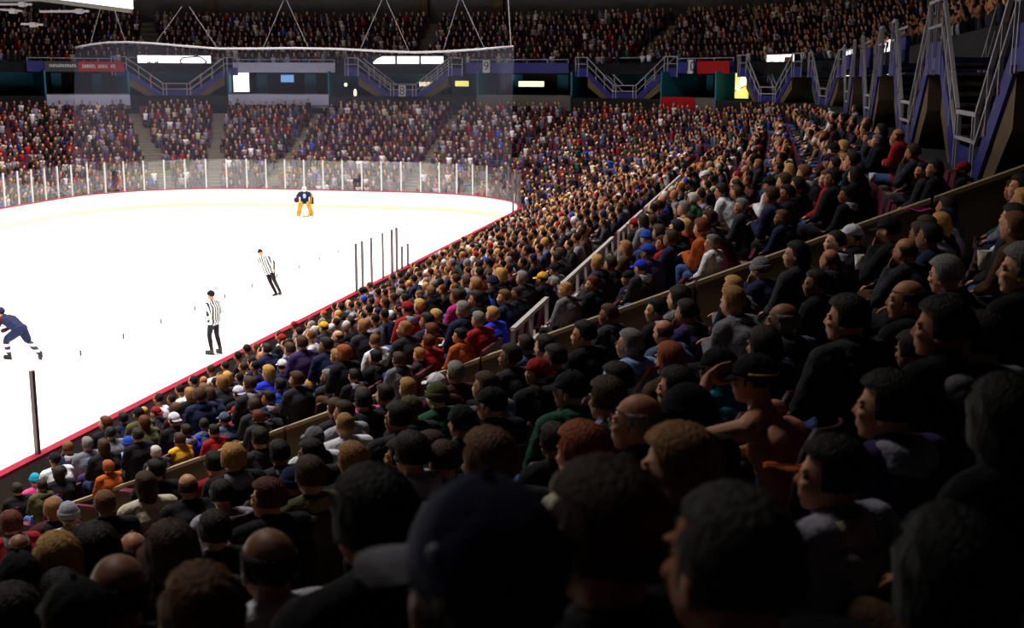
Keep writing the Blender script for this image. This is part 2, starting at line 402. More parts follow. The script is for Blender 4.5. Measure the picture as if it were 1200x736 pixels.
# seen from the rink, local +X runs to the RIGHT when looking outward
def stair_unit(s, lab, wide=3.35, num=None):
    (lx, ly, _), a = local(s)
    t = thing('stairway', lab, 'stairway', (lx, ly, 0), a)
    pw, fx = .95, wide
    # lower platform
    MB().box((0, .1, ZP-.12), (pw*2, 1.3, .2)).build('platform', m_blue, t)
    MB().box((0, -.52, ZP+.1), (pw*2, .06, .42)).build('platform_panel', m_blue, t)
    r = MB().bar((-pw, -.55, ZP+.8), (pw, -.55, ZP+.8), .06).bar((-pw, -.55, ZP+.42), (pw, -.55, ZP+.42), .05)
    r.build('platform_rail', m_rail, t)
    for x in (-pw, -pw+.25, pw-.25, pw): MB().bar((x, -.55, ZP-.2), (x, -.55, ZP+.82), .055).build('rail_post', m_rail, t)
    for sg in (-1, 1):
        x0, x1 = sg*pw, sg*fx
        # sloping blue stringer, concrete soffit, handrails, steps
        for yy in (-.55, .62):
            MB().hexa([(x0, yy, ZP-.32), (x0, yy+.06, ZP-.32), (x0, yy+.06, ZP+.12), (x0, yy, ZP+.12)],
                      [(x1, yy, ZL-.32), (x1, yy+.06, ZL-.32), (x1, yy+.06, ZL+.12), (x1, yy, ZL+.12)]).build('stringer', m_blue, t)
            for hh, w in ((.95, .06), (.5, .045)):
                MB().bar((x0, yy, ZP+hh-.12), (x1, yy, ZL+hh), w).build('handrail', m_rail, t)
            for q in (.33, .66):
                MB().bar((x0+(x1-x0)*q, yy, ZP+(ZL-ZP)*q), (x0+(x1-x0)*q, yy, ZP+(ZL-ZP)*q+.9), .05).build('baluster', m_rail, t)
        MB().hexa([(x0, -.5, ZP-.75), (x0, .6, ZP-.75), (x0, .6, ZP-.3), (x0, -.5, ZP-.3)],
                  [(x1, -.5, ZL-.95), (x1, .6, ZL-.95), (x1, .6, ZL-.3), (x1, -.5, ZL-.3)]).build('soffit', m_concw, t)
        ns = 10
        for q in range(ns):
            xx = x0+(x1-x0)*(q+.5)/ns; MB().box((xx, .03, ZP+(ZL-ZP)*(q+.6)/ns-.05), (abs(x1-x0)/ns+.02, 1.1, .05)).build('step', m_grey, t)
        # upper landing
        xl = sg*(fx+.5)
        MB().box((xl, .05, ZL-.1), (1.0, 1.25, .2)).build('landing', m_blue, t)
        MB().box((xl, -.53, ZL-.0), (1.0, .05, .55)).build('landing_panel', m_blue, t)
        MB().bar((xl-.5, -.55, ZL+1), (xl+.5, -.55, ZL+1), .06).bar((xl-.5, -.55, ZL+.55), (xl+.5, -.55, ZL+.55), .045).build('landing_rail', m_rail, t)
        for x in (-.5, .5, -.25): MB().bar((xl+x, -.55, ZL-.3), (xl+x, -.55, ZL+1.02), .055).build('rail_post', m_rail, t)
    # rear screen wall above the platform
    MB().box((0, 1.6, ZL+.45), (2*fx-.6, .12, 1.0)).build('screen_wall', m_dark, t)
    MB().box((0, 1.5, ZL+.98), (2*fx-.4, .3, .06)).build('screen_cap', m_rail, t)
    return t
def text_marks(mb, x0, x1, z0, z1, y, seed=1):
    """short upright strokes of lettering too small to read"""
    r = random.Random(seed); x = x0
    while x < x1:
        w = r.uniform(.05, .12)
        if r.random() < .85: mb.box((x+w/2, y, (z0+z1)/2), (w, .012, z1-z0)) ; mb.box((x+w/2+.03, y, z0+(z1-z0)*r.random()), (w+.06, .012, .05))
        x += w+.06
    return mb
def glyph(ch, s, z, mt, parent, name='lettering', size=.6, at=(0, 0), rotz=0):
    cu = bpy.data.curves.new('lettering', 'FONT'); cu.body = ch; cu.size = size; cu.extrude = .01; cu.align_x = 'CENTER'; cu.align_y = 'CENTER'
    o = bpy.data.objects.new('lettering', cu); COL.objects.link(o)
    bpy.context.view_layer.update(); dg = bpy.context.evaluated_depsgraph_get()
    me = bpy.data.meshes.new_from_object(o.evaluated_get(dg)); bpy.data.objects.remove(o)
    me.materials.clear(); me.materials.append(mt)
    q = link(name, me, parent); q.location = (at[0], at[1], z); q.rotation_euler = (PI/2, 0, 0); return q
def sign_plate(s, du, z, ch, lab):
    (lx, ly, _), a = local(s); t = thing('section_sign', lab, 'sign', (lx, ly, 0), a)
    MB().box((du, -.64, z), (.5, .05, .85)).build('plate', m_post, t)
    glyph(ch, s, z, m_ink, t, size=.85, at=(du, -.68)); return t
def lit_board(s, w, z0, z1, lab, kind, y=.75):
    (lx, ly, _), a = local(s); t = thing('lit_sign', lab, 'sign', (lx, ly, 0), a)
    MB().box((0, y+.06, (z0+z1)/2), (w+.2, .1, z1-z0+.15)).build('frame', m_dark, t)
    if kind == 'three':
        for k in range(3): MB().box((-w/2+w/3*(k+.5)+.0, y-.02, (z0+z1)/2), (w/3-.17, .05, z1-z0)).build('panel', m_lit, t)
        MB().hexa([(-w/2, y-.06, z1+.02), (-w/2+.85, y-.06, z1+.02), (-w/2+.35, y-.06, z1-.18), (-w/2, y-.06, z1-.5)],
                  [(-w/2, y-.05, z1+.02), (-w/2+.85, y-.05, z1+.02), (-w/2+.35, y-.05, z1-.18), (-w/2, y-.05, z1-.5)]).build('corner_mark', m_ink, t)
    else:
        MB().box((0, y-.02, (z0+z1)/2), (w, .05, z1-z0)).build('panel', m_lit, t)
    if kind == 'emblem':
        cx, cz, y2 = 1.3, (z0+z1)/2, y-.06; g = MB()
        P = [(-1, .02), (-.72, .28), (-.3, .3), (.3, .36), (.62, .3), (1, -.02), (.72, -.24), (.3, -.3), (-.3, -.34), (-.68, -.26), (-1, .02)]
        for p, q in zip(P[:-1], P[1:]): g.bar((cx+p[0]*.95, y2, cz+p[1]), (cx+q[0]*.95, y2, cz+q[1]), .09)
        g.build('emblem', m_ink, t)
        text_marks(MB(), -1.9, -1.1, cz-.18, cz+.02, y2, 3).build('small_print', m_ink, t)
    if kind == 'portrait':
        MB().box((.9, y-.055, (z0+z1)/2-.02), (.75, .02, .55)).build('picture', m_fasciad, t)
        MB().ell((.9, y-.07, (z0+z1)/2), (.24, .02, .2)).build('picture_face', m_concw, t)
        MB().box((.05, y-.06, (z0+z1)/2), (.03, .02, z1-z0)).build('divider', m_ink, t)
        text_marks(MB(), -1.3, -.8, (z0+z1)/2-.1, (z0+z1)/2+.05, y-.06, 8).build('small_print', m_ink, t)
    return t
def s_at_px(px, z=8.6, d=DW):
    best = None
    for s in np.arange(8, S_MAX, .1):
        (x, y), _ = path(s, d); q = proj((x, y, z))
        if q[2] > 0 and (best is None or abs(q[0]-px) < best[0]): best = (abs(q[0]-px), s)
    return best[1]
S1, S2, S3, S4 = s_at_px(203), s_at_px(475), s_at_px(740), s_at_px(909)
stair_unit(S1, 'blue double stairway under the lit sign with the outlined emblem')
stair_unit(S2, 'blue double stairway below the three-part white lit panel')
stair_unit(S3, 'blue double stairway left of the red banners', wide=3.1)
stair_unit(S4, 'blue double stairway beside the yellow sign in the far corner', wide=2.6)
S5, S6, S7, S8, S9 = LS+1.5, 33.5, 22, 10.8, 2.2
stair_unit(S5, 'stairway with steep silver rails second from the far corner', wide=3)
stair_unit(S6, 'stairway with silver rails left of the leaning steward', wide=3)
stair_unit(S7, 'large stairway with blue side left of the dark seat block', wide=3.2)
stair_unit(S8, 'tall stairway left of the one at the right edge of the picture', wide=3.3)
stair_unit(S9, 'stairway cut by the right edge of the picture, silver rails and blue side', wide=3.3)
stair_unit(S1+17.4, 'blue double stairway at the left edge of the picture')
lit_board(S1, 5.1, 8.42, 9.22, 'long white lit sign with a dark outlined emblem over the far left stairway', 'emblem')
lit_board(S2, 5.4, 8.42, 9.22, 'blank white lit sign in three panels at the middle of the far end', 'three')
lit_board(S4+.3, 2.8, 8.3, 9.1, 'white lit sign with a small red portrait in the far right corner', 'portrait')
lit_board(S5+.2, 1.6, 7.6, 9.2, 'small white lit sign between the steep stairways', 'plain', y=.9)
lit_board(S6+3.6, 2.2, 7.9, 9.3, 'pale lit screen behind the tallest narrow stairway', 'plain', y=1.2)
sign_plate(S3+3.75, .0, 8.5, '9', 'white plate with black 9 by the stairway')
sign_plate(S2-.0, -.05, 6.75, '8', 'white plate with black 8 on the lower platform')
sign_plate(S4+2.7, .0, 8.45, '10', 'white plate with black number right of the red upper banner')
# blue band between the stairways and suites beneath it
def band(s, w, m, lab, z0=8.05, z1=8.75, y=-.25):
    (lx, ly, _), a = local(s); t = thing('balcony_front', lab, 'balcony', (lx, ly, 0), a)
    MB().box((0, y, (z0+z1)/2), (w, .1, z1-z0)).build('panel', m, t)
    MB().bar((-w/2, y, z1+.22), (w/2, y, z1+.22), .05).build('top_rail', m_rail, t)
    for k in range(int(w/1.5)+1): MB().bar((-w/2+.05+k*(w-.1)/int(w/1.5), y, z1), (-w/2+.05+k*(w-.1)/int(w/1.5), y, z1+.22), .045).build('rail_post', m_rail, t)
    return t
def suite(s, w, m, lab, z0=5.75, z1=6.5, y=-1.2, tall=True):
    (lx, ly, _), a = local(s); t = thing('suite_box', lab, 'suite', (lx, ly, 0), a)
    MB().box((0, y, (z0+z1)/2), (w, .12, z1-z0)).build('fascia', m, t)
    MB().box((0, y+1.1, z0+.08), (w, 2.3, .16)).build('box_floor', m_dark, t)
    MB().box((0, y+.02, z1+.03), (w+.06, .2, .06)).build('ledge', m_grey, t)
    MB().box((0, y-.02, z0-.12), (w, .1, .2)).build('lower_trim', m_grey, t)
    for x in (-w/2, w/2): MB().box((x, .6, 7.0), (.12, 3.4, 2.3)).build('side_wall', m_teal, t)
    MB().box((0, 2.2, 7.2), (w, .1, 1.9)).build('back_wall', m_dark, t)
    for k in (-.25, .25): MB().box((w*k, 2.05, 7.1), (w*.12, .1, 1.7)).build('door_panel', m_teal, t)
    return t
B12 = s_at_px(345); B23 = s_at_px(612); B34 = s_at_px(843); B01 = s_at_px(90)
suite(s_at_px(330, 6.1), 7.2, m_fascia, 'suite with plain lilac-grey front below the far end balcony')
t = band(B12+.2, 7.4, m_fascia, 'lilac-grey balcony front above the suite with the small screen')
(lx, ly, _), a = local(s_at_px(336, 7.6)); t = thing('television', 'small blue lit screen hanging inside the suite', 'television', (lx, ly, 0), a)
MB().box((0, .9, 7.62), (1.05, .08, .62)).build('frame', m_black, t)
MB().box((0, .85, 7.62), (.95, .03, .52)).build('screen', mat('screen_blue', (.2, .4, .8), emit=(.2, .42, .9), estr=.6), t)
MB().bar((0, .95, 7.9), (0, .95, 8.1), .06).build('bracket', m_black, t)
(lx, ly, _), a = local(s_at_px(284, 7.3)); t = thing('lit_sign', 'small square white lit sign at the left end of the suite', 'sign', (lx, ly, 0), a)
MB().box((0, .0, 7.35), (1.25, .08, 1.5)).build('frame', m_dark, t); MB().box((0, -.06, 7.35), (1.1, .04, 1.36)).build('panel', m_lit, t)
suite(s_at_px(610, 6.1)-.2, 7.0, m_grey, 'suite with dark grey front in the far right part of the end stand')
band(B23+.1, 7.6, m_blue, 'royal blue balcony front beside the plate with 9')
for px, lab in ((605, 'bright window of the suite behind the netting edge'), (622, 'bright window with an orange sign in the suite'), (535, 'low yellow lit sign under the blue balcony')):
    (lx, ly, _), a = local(s_at_px(px, 7.6)); t = thing('lit_window', lab, 'window', (lx, ly, 0), a)
    MB().box((0, 1.55, 7.3), (1.15, .06, .5)).build('frame', m_dark, t)
    MB().box((0, 1.5, 7.3), (1.0, .04, .38)).build('pane', m_ylw if px == 535 else m_litwarm, t)
suite(s_at_px(812, 6.1)-.2, 4.9, m_grey, 'suite with a red banner on its front', y=-1.0)
(lx, ly, _), a = local(s_at_px(810, 6.1)); t = thing('banner', 'plain red banner on the suite front, the lower of two', 'banner', (lx, ly, 0), a)
MB().box((0, -1.12, 6.17), (3.0, .03, .8)).build('cloth', m_fasciad, t)
band(s_at_px(828), 5.2, m_blue, 'blue balcony front carrying the upper red banner')
(lx, ly, _), a = local(s_at_px(845)); t = thing('banner', 'plain red banner on the balcony front, the upper of two', 'banner', (lx, ly, 0), a)
MB().box((0, -.54, 8.4), (3.0, .03, .75)).build('cloth', m_fasciad, t)
(lx, ly, _), a = local(s_at_px(871, 7.3)); t = thing('lit_sign', 'yellow lit sign with white rounded shapes under the balcony', 'sign', (lx, ly, 0), a)
MB().box((0, -.1, 7.3), (1.25, .1, 1.5)).build('panel', m_ylw, t)
MB().ell((.2, -.2, 7.55), (.35, .04, .28)).build('round_mark', m_lit, t); MB().ell((-.25, -.2, 7.15), (.2, .04, .16)).build('round_mark', m_lit, t)
MB().bar((-.5, -.2, 7.0), (.5, -.2, 7.3), .04).build('line_mark', m_ink, t)
suite(s_at_px(98, 6.1), 5.6, m_fascia, 'suite with dim pinkish front at the far left')
band(B01+.1, 6.4, m_blue, 'balcony front with dark and red advertising at the far left')
(lx, ly, _), a = local(s_at_px(88)); t = thing('banner', 'dark banner with white marks beside red strip at far left', 'banner', (lx, ly, 0), a)
MB().box((-1.0, -.54, 8.4), (2.2, .03, .68)).build('dark_cloth', m_ink, t); MB().box((1.7, -.54, 8.4), (3.1, .03, .68)).build('red_cloth', m_fasciad, t)
text_marks(MB(), -1.8, .0, 8.35, 8.55, -.57, 4).build('white_print', m_post, t); text_marks(MB(), .4, 2.6, 8.3, 8.55, -.57, 9).build('white_print', m_post, t)
for px, lab in ((408, 'upper round wall lamp beside the stair of the far end'), (417, 'lower wall lamp beside the stair of the far end')):
    (lx, ly, _), a = local(s_at_px(px, 7.0)); t = thing('wall_lamp', lab, 'lamp', (lx, ly, 0), a)
    z = 7.2 if px == 408 else 6.6
    MB().ell((0, -.3, z), (.12, .08, .14 if px == 408 else .3)).build('globe', m_litwarm, t); MB().box((0, -.2, z), (.1, .2, .1)).build('bracket', m_black, t)
(lx, ly, _), a = local(s_at_px(475, 7.3)); t = thing('lit_counter', 'bright concession counter behind the middle stairway', 'counter', (lx, ly, 0), a)
MB().box((1.3, 2.6, 7.25), (2.0, .1, .3)).build('light_strip', m_litwarm, t); MB().box((0, 2.5, 6.8), (5.5, .5, .6)).build('counter_front', m_dark, t)
for sd in (39.5, 27.8, 16.4): band(sd, 4.2, m_blue, 'blue balcony front on the side stand between two stairways, '+{0: 'farthest', 1: 'middle', 2: 'nearest'}[[39.5, 27.8, 16.4].index(sd)]+' of three')

# ---------------------------------------------------------------- netting, its pipe and cables, scoreboard
NY = D+.2
ppx = [(88, 56), (97, 54), (108, 52), (125, 50), (150, 49.5), (180, 51), (215, 54), (255, 57), (300, 57), (345, 56.5), (400, 57.5), (445, 60), (485, 61.5), (520, 60.5), (560, 58), (602, 54.5)]
m_rope = mat('grey_cable', hx('7a7478'), rough=.6, noise=.1)
pp = [at_y(x, y, NY) for x, y in ppx]
net = thing('safety_net', 'fine spectator netting hanging from a curved white pipe above the end glass', 'netting')
MB().tube(pp, .065, 8).build('pipe', m_pipe, net, smooth=True, label='curved white pipe')
vs = []; fs = []; n = 28
def bot(t):
    x = pp[0].x+(pp[-1].x+ .8 -pp[0].x)*t
    x = min(x, -W-.6); x = max(x, -W-WD+.1)
    y = D
    if x > CNE[0]: y = CNE[1]+math.sqrt(max(0, R*R-(x-CNE[0])**2))
    if x < CNW[0]: y = CNW[1]+math.sqrt(max(0, R*R-(x-CNW[0])**2))
    return Vector((x, y+.1, GT))
def top(t):
    x = pp[0].x+(pp[-1].x-pp[0].x)*t
    for a, b in zip(pp[:-1], pp[1:]):
        if a.x <= x <= b.x+1e-6: return a.lerp(b, (x-a.x)/(b.x-a.x))
    return pp[-1]
for i in range(n+1):
    for j in range(7):
        t = i/n; q = top(t).lerp(bot(t), j/6); q.y += .15*math.sin(i*.9)*math.sin(PI*j/6); vs.append(q)
for i in range(n):
    for j in range(6): fs.append((i*7+j, i*7+j+1, (i+1)*7+j+1, (i+1)*7+j))
MB().add(vs, fs).build('netting', m_net, net, smooth=True)
MB().add([pp[-1], pp[-1]+Vector((.15, -.3, -1.8)), pp[-1]+Vector((-.75, .1, -2.6)), pp[-1]+Vector((-.9, .1, 0))], [(0, 1, 2, 3)]).build('net_fold', m_net, net)
for (x, y), (x2, y2) in (((106, 52), (118, 8)), ((147, 49.5), (133, 8)), ((182, 51), (213, 8)), ((255, 57), (222, 8)), ((308, 57), (335, -6)), ((362, 57), (333, -6)), ((422, 58.5), (450, -6)), ((480, 61.5), (450, -6)), ((519, 60.5), (540, -8)), ((568, 57.5), (538, -8)), ((599, 54.5), (595, -8))):
    a, b = at_y(x, y, NY), at_y(x2, y2, NY+.3)
    b2 = a+(b-a)*1.0
    MB().tube([a, b2, b2+(b2-a)*.0+Vector((0, 0, .02))][:2], .016 if x < 590 else .035, 5).build('cable', m_rope, net)
# scoreboard above centre ice: only its lower corner hangs into view
sb_ = thing('scoreboard', 'hanging scoreboard whose white lit corner shows at the top left', 'scoreboard', (0, 0, 0))
c1 = at_y(155, 11, 36.0); 
MB().box((c1.x-3.4, c1.y+1.0, c1.z+2.6), (5.0, 1.8, 4.4)).build('casing', m_dark, sb_)
q = [at_y(50, -3, 35.5), at_y(154, 10.5, 36.0)]
dz = 3.2
MB().hexa([q[0]+Vector((-2.2, 0, .27)), q[1], q[1]+Vector((0, .12, 0)), q[0]+Vector((-2.2, .12, .27))],
          [q[0]+Vector((-2.2, 0, dz)), q[1]+Vector((0, 0, dz)), q[1]+Vector((0, .12, dz)), q[0]+Vector((-2.2, .12, dz))]).build('screen', m_lit, sb_)
MB().bar(q[0]+Vector((-2.2, 0, .2)), q[1]+Vector((.0, 0, -.07)), .12).build('lower_frame', m_grey, sb_)
for k, ((x, y), (x2, y2)) in enumerate((((-15, 5), (37, 5)), ((-15, 10), (26, 13)), ((47, 13.5), (104, 13)), ((25, 28), (50, 29)))):
    lab = ['pale pipe lighting bar highest of the four at the top left', 'pale lighting bar sloping at the top left edge', 'pale lighting bar just below the scoreboard corner', 'short pale lighting bar lowest of the four at the top left'][k]
    r = thing('light_bar', lab, 'lighting bar'); a, b = at_y(x, y, 50), at_y(x2, y2, 50)
    MB().bar(a, b, .09).build('bar', m_rope, r); MB().bar(b-Vector((.6, 0, 0)), b-Vector((.3, 0, .0)), .2).build('lamp_head', m_rope, r)
    MB().bar((a+b)/2, (a+b)/2+Vector((0, 0, 14)), .03).build('hanger', m_dark, r)

# ---------------------------------------------------------------- goal
m_goal = mat('glare_paled_goal_red', hx('dcb4b4'), noise=.05); gp = at_z(367, 251, 0); gy = D-3.35; gx = gp.x  # red frame, its overexposure put into the pale colour
g = thing('hockey_goal', 'ice hockey goal with pale posts and netting behind the goaltender', 'goal', (gx, gy, 0))
for x in (-.915, .915): MB().tube([(x, 0, 0), (x, 0, 1.22)], .035).build('post', m_goal, g)
MB().tube([(-.95, 0, 1.22), (.95, 0, 1.22)], .035).build('crossbar', m_goal, g)
MB().tube([(-.915, 0, .03), (-.95, .8, .03), (-.4, 1.1, .03), (.4, 1.1, .03), (.95, .8, .03), (.915, 0, .03)], .03).build('base_frame', m_post, g)
nm = MB()
for k in range(12):
    x = -.9+1.8*k/11; nm.tube([(x, 0, 1.2), (x, .55, 1.15), (x*.95, 1.05, .03)], .008, 4)
for k in range(7):
    z = .1+k*.17; yb_ = 1.05-.5*(z/1.15); nm.tube([(-.9, 0, z), (-.9, yb_, z), (.9, yb_, z), (.9, 0, z)], .008, 4)
nm.build('net', m_post, g, kind='stuff')
# centre, blue and goal lines painted in the ice are faint under the glare
for k, (yy, w, c) in enumerate(((D-3.35, .06, 'd08a8a'),)):
    link('trim_2', MB().box((-W-WD/2, yy, .002), (WD-3, w, .002)).mesh('trim_2', mat('faint_goal_line', hx('f2dede'), noise=.05)), kind='structure')

# ---------------------------------------------------------------- people
m_skin = mat_objcol('skin', rough=.55, scale=12, var=.12, bump=.05, spec=.35)
m_cloth = mat_objcol('cloth', rough=.9, scale=11, var=.35, bump=.75, dist=.035)
m_knit = mat_objcol('knit', rough=.95, scale=60, var=.3, bump=.8)
m_hair = mat_objcol('hair', rough=.65, scale=16, var=.6, bump=1.0, spec=.25, stripes=(6, 6, 1))
m_shoe = mat('shoe_leather', (.02, .018, .016), rough=.5, noise=.3)
m_white0 = mat('white_thread', (.6, .6, .62), rough=.7, noise=.1)
m_eye = mat('eye', (.03, .02, .015), rough=.15, spec=.6, noise=.1)
def strip_mat(name, c1, c2, axis, per, duty=.5, off=0):
    m = bpy.data.materials.new(name); m.use_nodes = True; nt = m.node_tree; b = nt.nodes['Principled BSDF']; b.inputs['Roughness'].default_value = .8
    tc = nt.nodes.new('ShaderNodeTexCoord'); sp = nt.nodes.new('ShaderNodeSeparateXYZ'); nt.links.new(tc.outputs['Object'], sp.inputs[0])
    a = nt.nodes.new('ShaderNodeMath'); a.operation = 'MULTIPLY_ADD'; a.inputs[1].default_value = 1/per; a.inputs[2].default_value = 100+off
    nt.links.new(sp.outputs[axis], a.inputs[0]); f = nt.nodes.new('ShaderNodeMath'); f.operation = 'FRACT'; nt.links.new(a.outputs[0], f.inputs[0])
    g = nt.nodes.new('ShaderNodeMath'); g.operation = 'GREATER_THAN'; g.inputs[1].default_value = duty; nt.links.new(f.outputs[0], g.inputs[0])
    mx = nt.nodes.new('ShaderNodeMix'); mx.data_type = 'RGBA'; mx.inputs[6].default_value = (*c1, 1); mx.inputs[7].default_value = (*c2, 1)
    nt.links.new(g.outputs[0], mx.inputs[0]); nt.links.new(mx.outputs[2], b.inputs['Base Color']); return m
m_stripe = strip_mat('referee_stripes', (.02, .02, .022), (.85, .85, .87), 0, .088)

def remesh(mb, voxel, smooth=2, ratio=1.0, wrinkle=0, seed=0, sfac=.5):
    me = mb.mesh('tmp'); o = bpy.data.objects.new('tmp', me); COL.objects.link(o)
    r = o.modifiers.new('r', 'REMESH'); r.mode = 'VOXEL'; r.voxel_size = voxel; r.use_smooth_shade = True
    if smooth:
        s = o.modifiers.new('s', 'SMOOTH'); s.factor = sfac; s.iterations = smooth
    if ratio < 1:
        d = o.modifiers.new('d', 'DECIMATE'); d.ratio = ratio
    dg = bpy.context.evaluated_depsgraph_get(); out = bpy.data.meshes.new_from_object(o.evaluated_get(dg))
    bpy.data.objects.remove(o); bpy.data.meshes.remove(me)
    if wrinkle:
        n = len(out.vertices); co = np.empty(n*3, 'f'); no = np.empty(n*3, 'f'); out.vertices.foreach_get('co', co); out.vertices.foreach_get('normal', no)
        co = co.reshape(-1, 3); no = no.reshape(-1, 3); q = co*1.0
        w = np.sin(q[:, 2]*55+3*np.sin(q[:, 0]*14+seed)+2*np.sin(q[:, 1]*17))*.6+np.sin(q[:, 0]*38+q[:, 1]*30+seed)*.4
        co += no*(w*wrinkle)[:, None]; out.vertices.foreach_set('co', co.ravel()); out.update()
    out.polygons.foreach_set('use_smooth', [True]*len(out.polygons))
    return out
V = Vector
def head_prims(mb, H, rot, lod=1, neck=None):
    """skull, face, jaw, brow, nose, lips, chin, ears; H is the head centre, rot turns it (face looks along local +Y)"""
    T = lambda x, y, z: V(H)+rot @ V((x, y, z))
    E = lambda c, r, k=16, m=10, rr=None: mb.ell(T(*c), r, rot if rr is None else rot @ rr, k, m)
    E((0, -.016, .03), (.077, .097, .092)); E((0, .022, -.028), (.062, .072, .083)); E((0, .045, -.075), (.042, .042, .036))
    E((0, .066, -.092), (.022, .022, .017), 10, 6)
    for sx in (-1, 1):
        E((sx*.03, .07, -.02), (.026, .022, .02), 10, 6); E((sx*.028, .079, .028), (.024, .012, .008), 10, 6)
        mb.ell(T(sx*.079, -.008, -.008), (.010, .021, .034), rot @ Matrix.Rotation(sx*.3, 3, 'Z'), 10, 8)
        mb.ell(T(sx*.077, -.0, -.03), (.008, .012, .013), rot, 8, 6)
    mb.cap(T(0, .084, .02), T(0, .103, -.018), .007, .011, 8, 2); E((0, .095, -.024), (.016, .011, .009), 8, 6)
    mb.cap(T(-.017, .090, -.050), T(.017, .090, -.050), .007, .007, 6, 2); mb.cap(T(-.014, .088, -.062), T(.014, .088, -.062), .008, .008, 6, 2)
    nb = V(neck) if neck is not None else T(0, -.03, -.2)
    mb.cap(T(0, -.022, -.06), nb, .056, .062, 12, 3)
def hand_prims(mb, wr, dr, pn, sd, curl=.6, grip=False):
    """palm, four unequal fingers in two bent segments and a side thumb; dr along the hand, pn out of the palm"""
    d = V(dr).normalized(); p = V(pn); p = (p-d*p.dot(d)).normalized(); x = d.cross(p)*sd
    w = V(wr)
    for k in range(4): mb.cap(w+x*(-.02+.0135*k)+d*.01, w+x*(-.032+.0215*k)+d*.085, .015, .012, 8, 2)
    for k, L in enumerate((.07, .078, .073, .058)):
        a = w+x*(-.032+.0215*k)+d*.087; c1 = curl if not grip else 1.25
        d1 = (d*math.cos(c1*.6)+p*math.sin(c1*.6)); d2 = (d*math.cos(c1*1.5)+p*math.sin(c1*1.5)); b = a+d1*L*.52
        mb.cap(a, b, .0095, .0088, 7, 2); mb.cap(b, b+d2*L*.48, .0088, .0072, 7, 2)
    a = w-x*.03+d*.03; b = a+(d*.7-x*.6+p*.35).normalized()*.042; mb.cap(a, b, .013, .0105, 7, 2); mb.cap(b, b+(d*.9-x*.1+p*.4).normalized()*.03, .0105, .0085, 7, 2)
def body_prims(J, g=0.0, arms=True, legs=True, torso=True, bulk=1.0, full=True):
    mb = MB(); P, C, N = V(J['P']), V(J['C']), V(J['N'])
    lat = (V(J['S1'])-V(J['S0'])).normalized(); mid = P.lerp(C, .5)
    if torso:
        for c, hw, r in ((P, .075, .128), (P.lerp(C, .3), .07, .118), (mid, .075, .12), (P.lerp(C, .78), .085, .125), (C, .095, .122)):
            mb.cap(c-lat*hw*bulk, c+lat*hw*bulk, (r*bulk+g), None, 14, 4)
        mb.cap(C, N, .10+g, .07+g, 12, 3)
        for k in (0, 1): mb.cap(N+V((0, 0, -.0)), V(J['S%d' % k]), .058+g*.8, .062+g, 10, 3)
    if arms:
        for k in (0, 1):
            S, E, Wr = V(J['S%d' % k]), V(J['E%d' % k]), V(J['W%d' % k])
            mb.cap(S, E, .058+g, .043+g, 10, 3); mb.cap(E, E.lerp(Wr, .35), .044+g, .043+g*.9, 10, 3)
            end = Wr if full else E.lerp(Wr, .95)
            mb.cap(E.lerp(Wr, .35), end, .043+g*.9, .028+g*.9, 10, 3)
    if legs:
        for k in (0, 1):
            Hp, K, A = V(J['H%d' % k]), V(J['K%d' % k]), V(J['A%d' % k])
            mb.cap(Hp, K, .088+g, .058+g, 12, 3); mb.cap(K, K.lerp(A, .35), .056+g, .056+g, 10, 3); mb.cap(K.lerp(A, .35), A, .056+g, .036+g*1.3, 10, 3)
    return mb
def shoe_mesh(J, ice=False):
    mb = MB()
    for k in (0, 1):
        A, T = V(J['A%d' % k]), V(J['T%d' % k]); u = (T-A); u.z = 0; u.normalize(); dn = V((0, 0, -1))
        b = A+dn*.055
        mb.cap(A+V((0, 0, .06 if ice else .01)), b-u*.02, .047, .045, 10, 3); mb.cap(b-u*.03, b+u*.16, .042, .036, 10, 3)
        mb.box(b+u*.055+dn*.032, (.07, .07, .02), Matrix.Rotation(math.atan2(u.y, u.x), 3, 'Z')); mb.box(b+u*.09+dn*.032, (.2, .075, .02), Matrix.Rotation(math.atan2(u.y, u.x), 3, 'Z'))
        if ice: mb.box(b+u*.06+dn*.065, (.27, .018, .05), Matrix.Rotation(math.atan2(u.y, u.x), 3, 'Z'))
    return mb
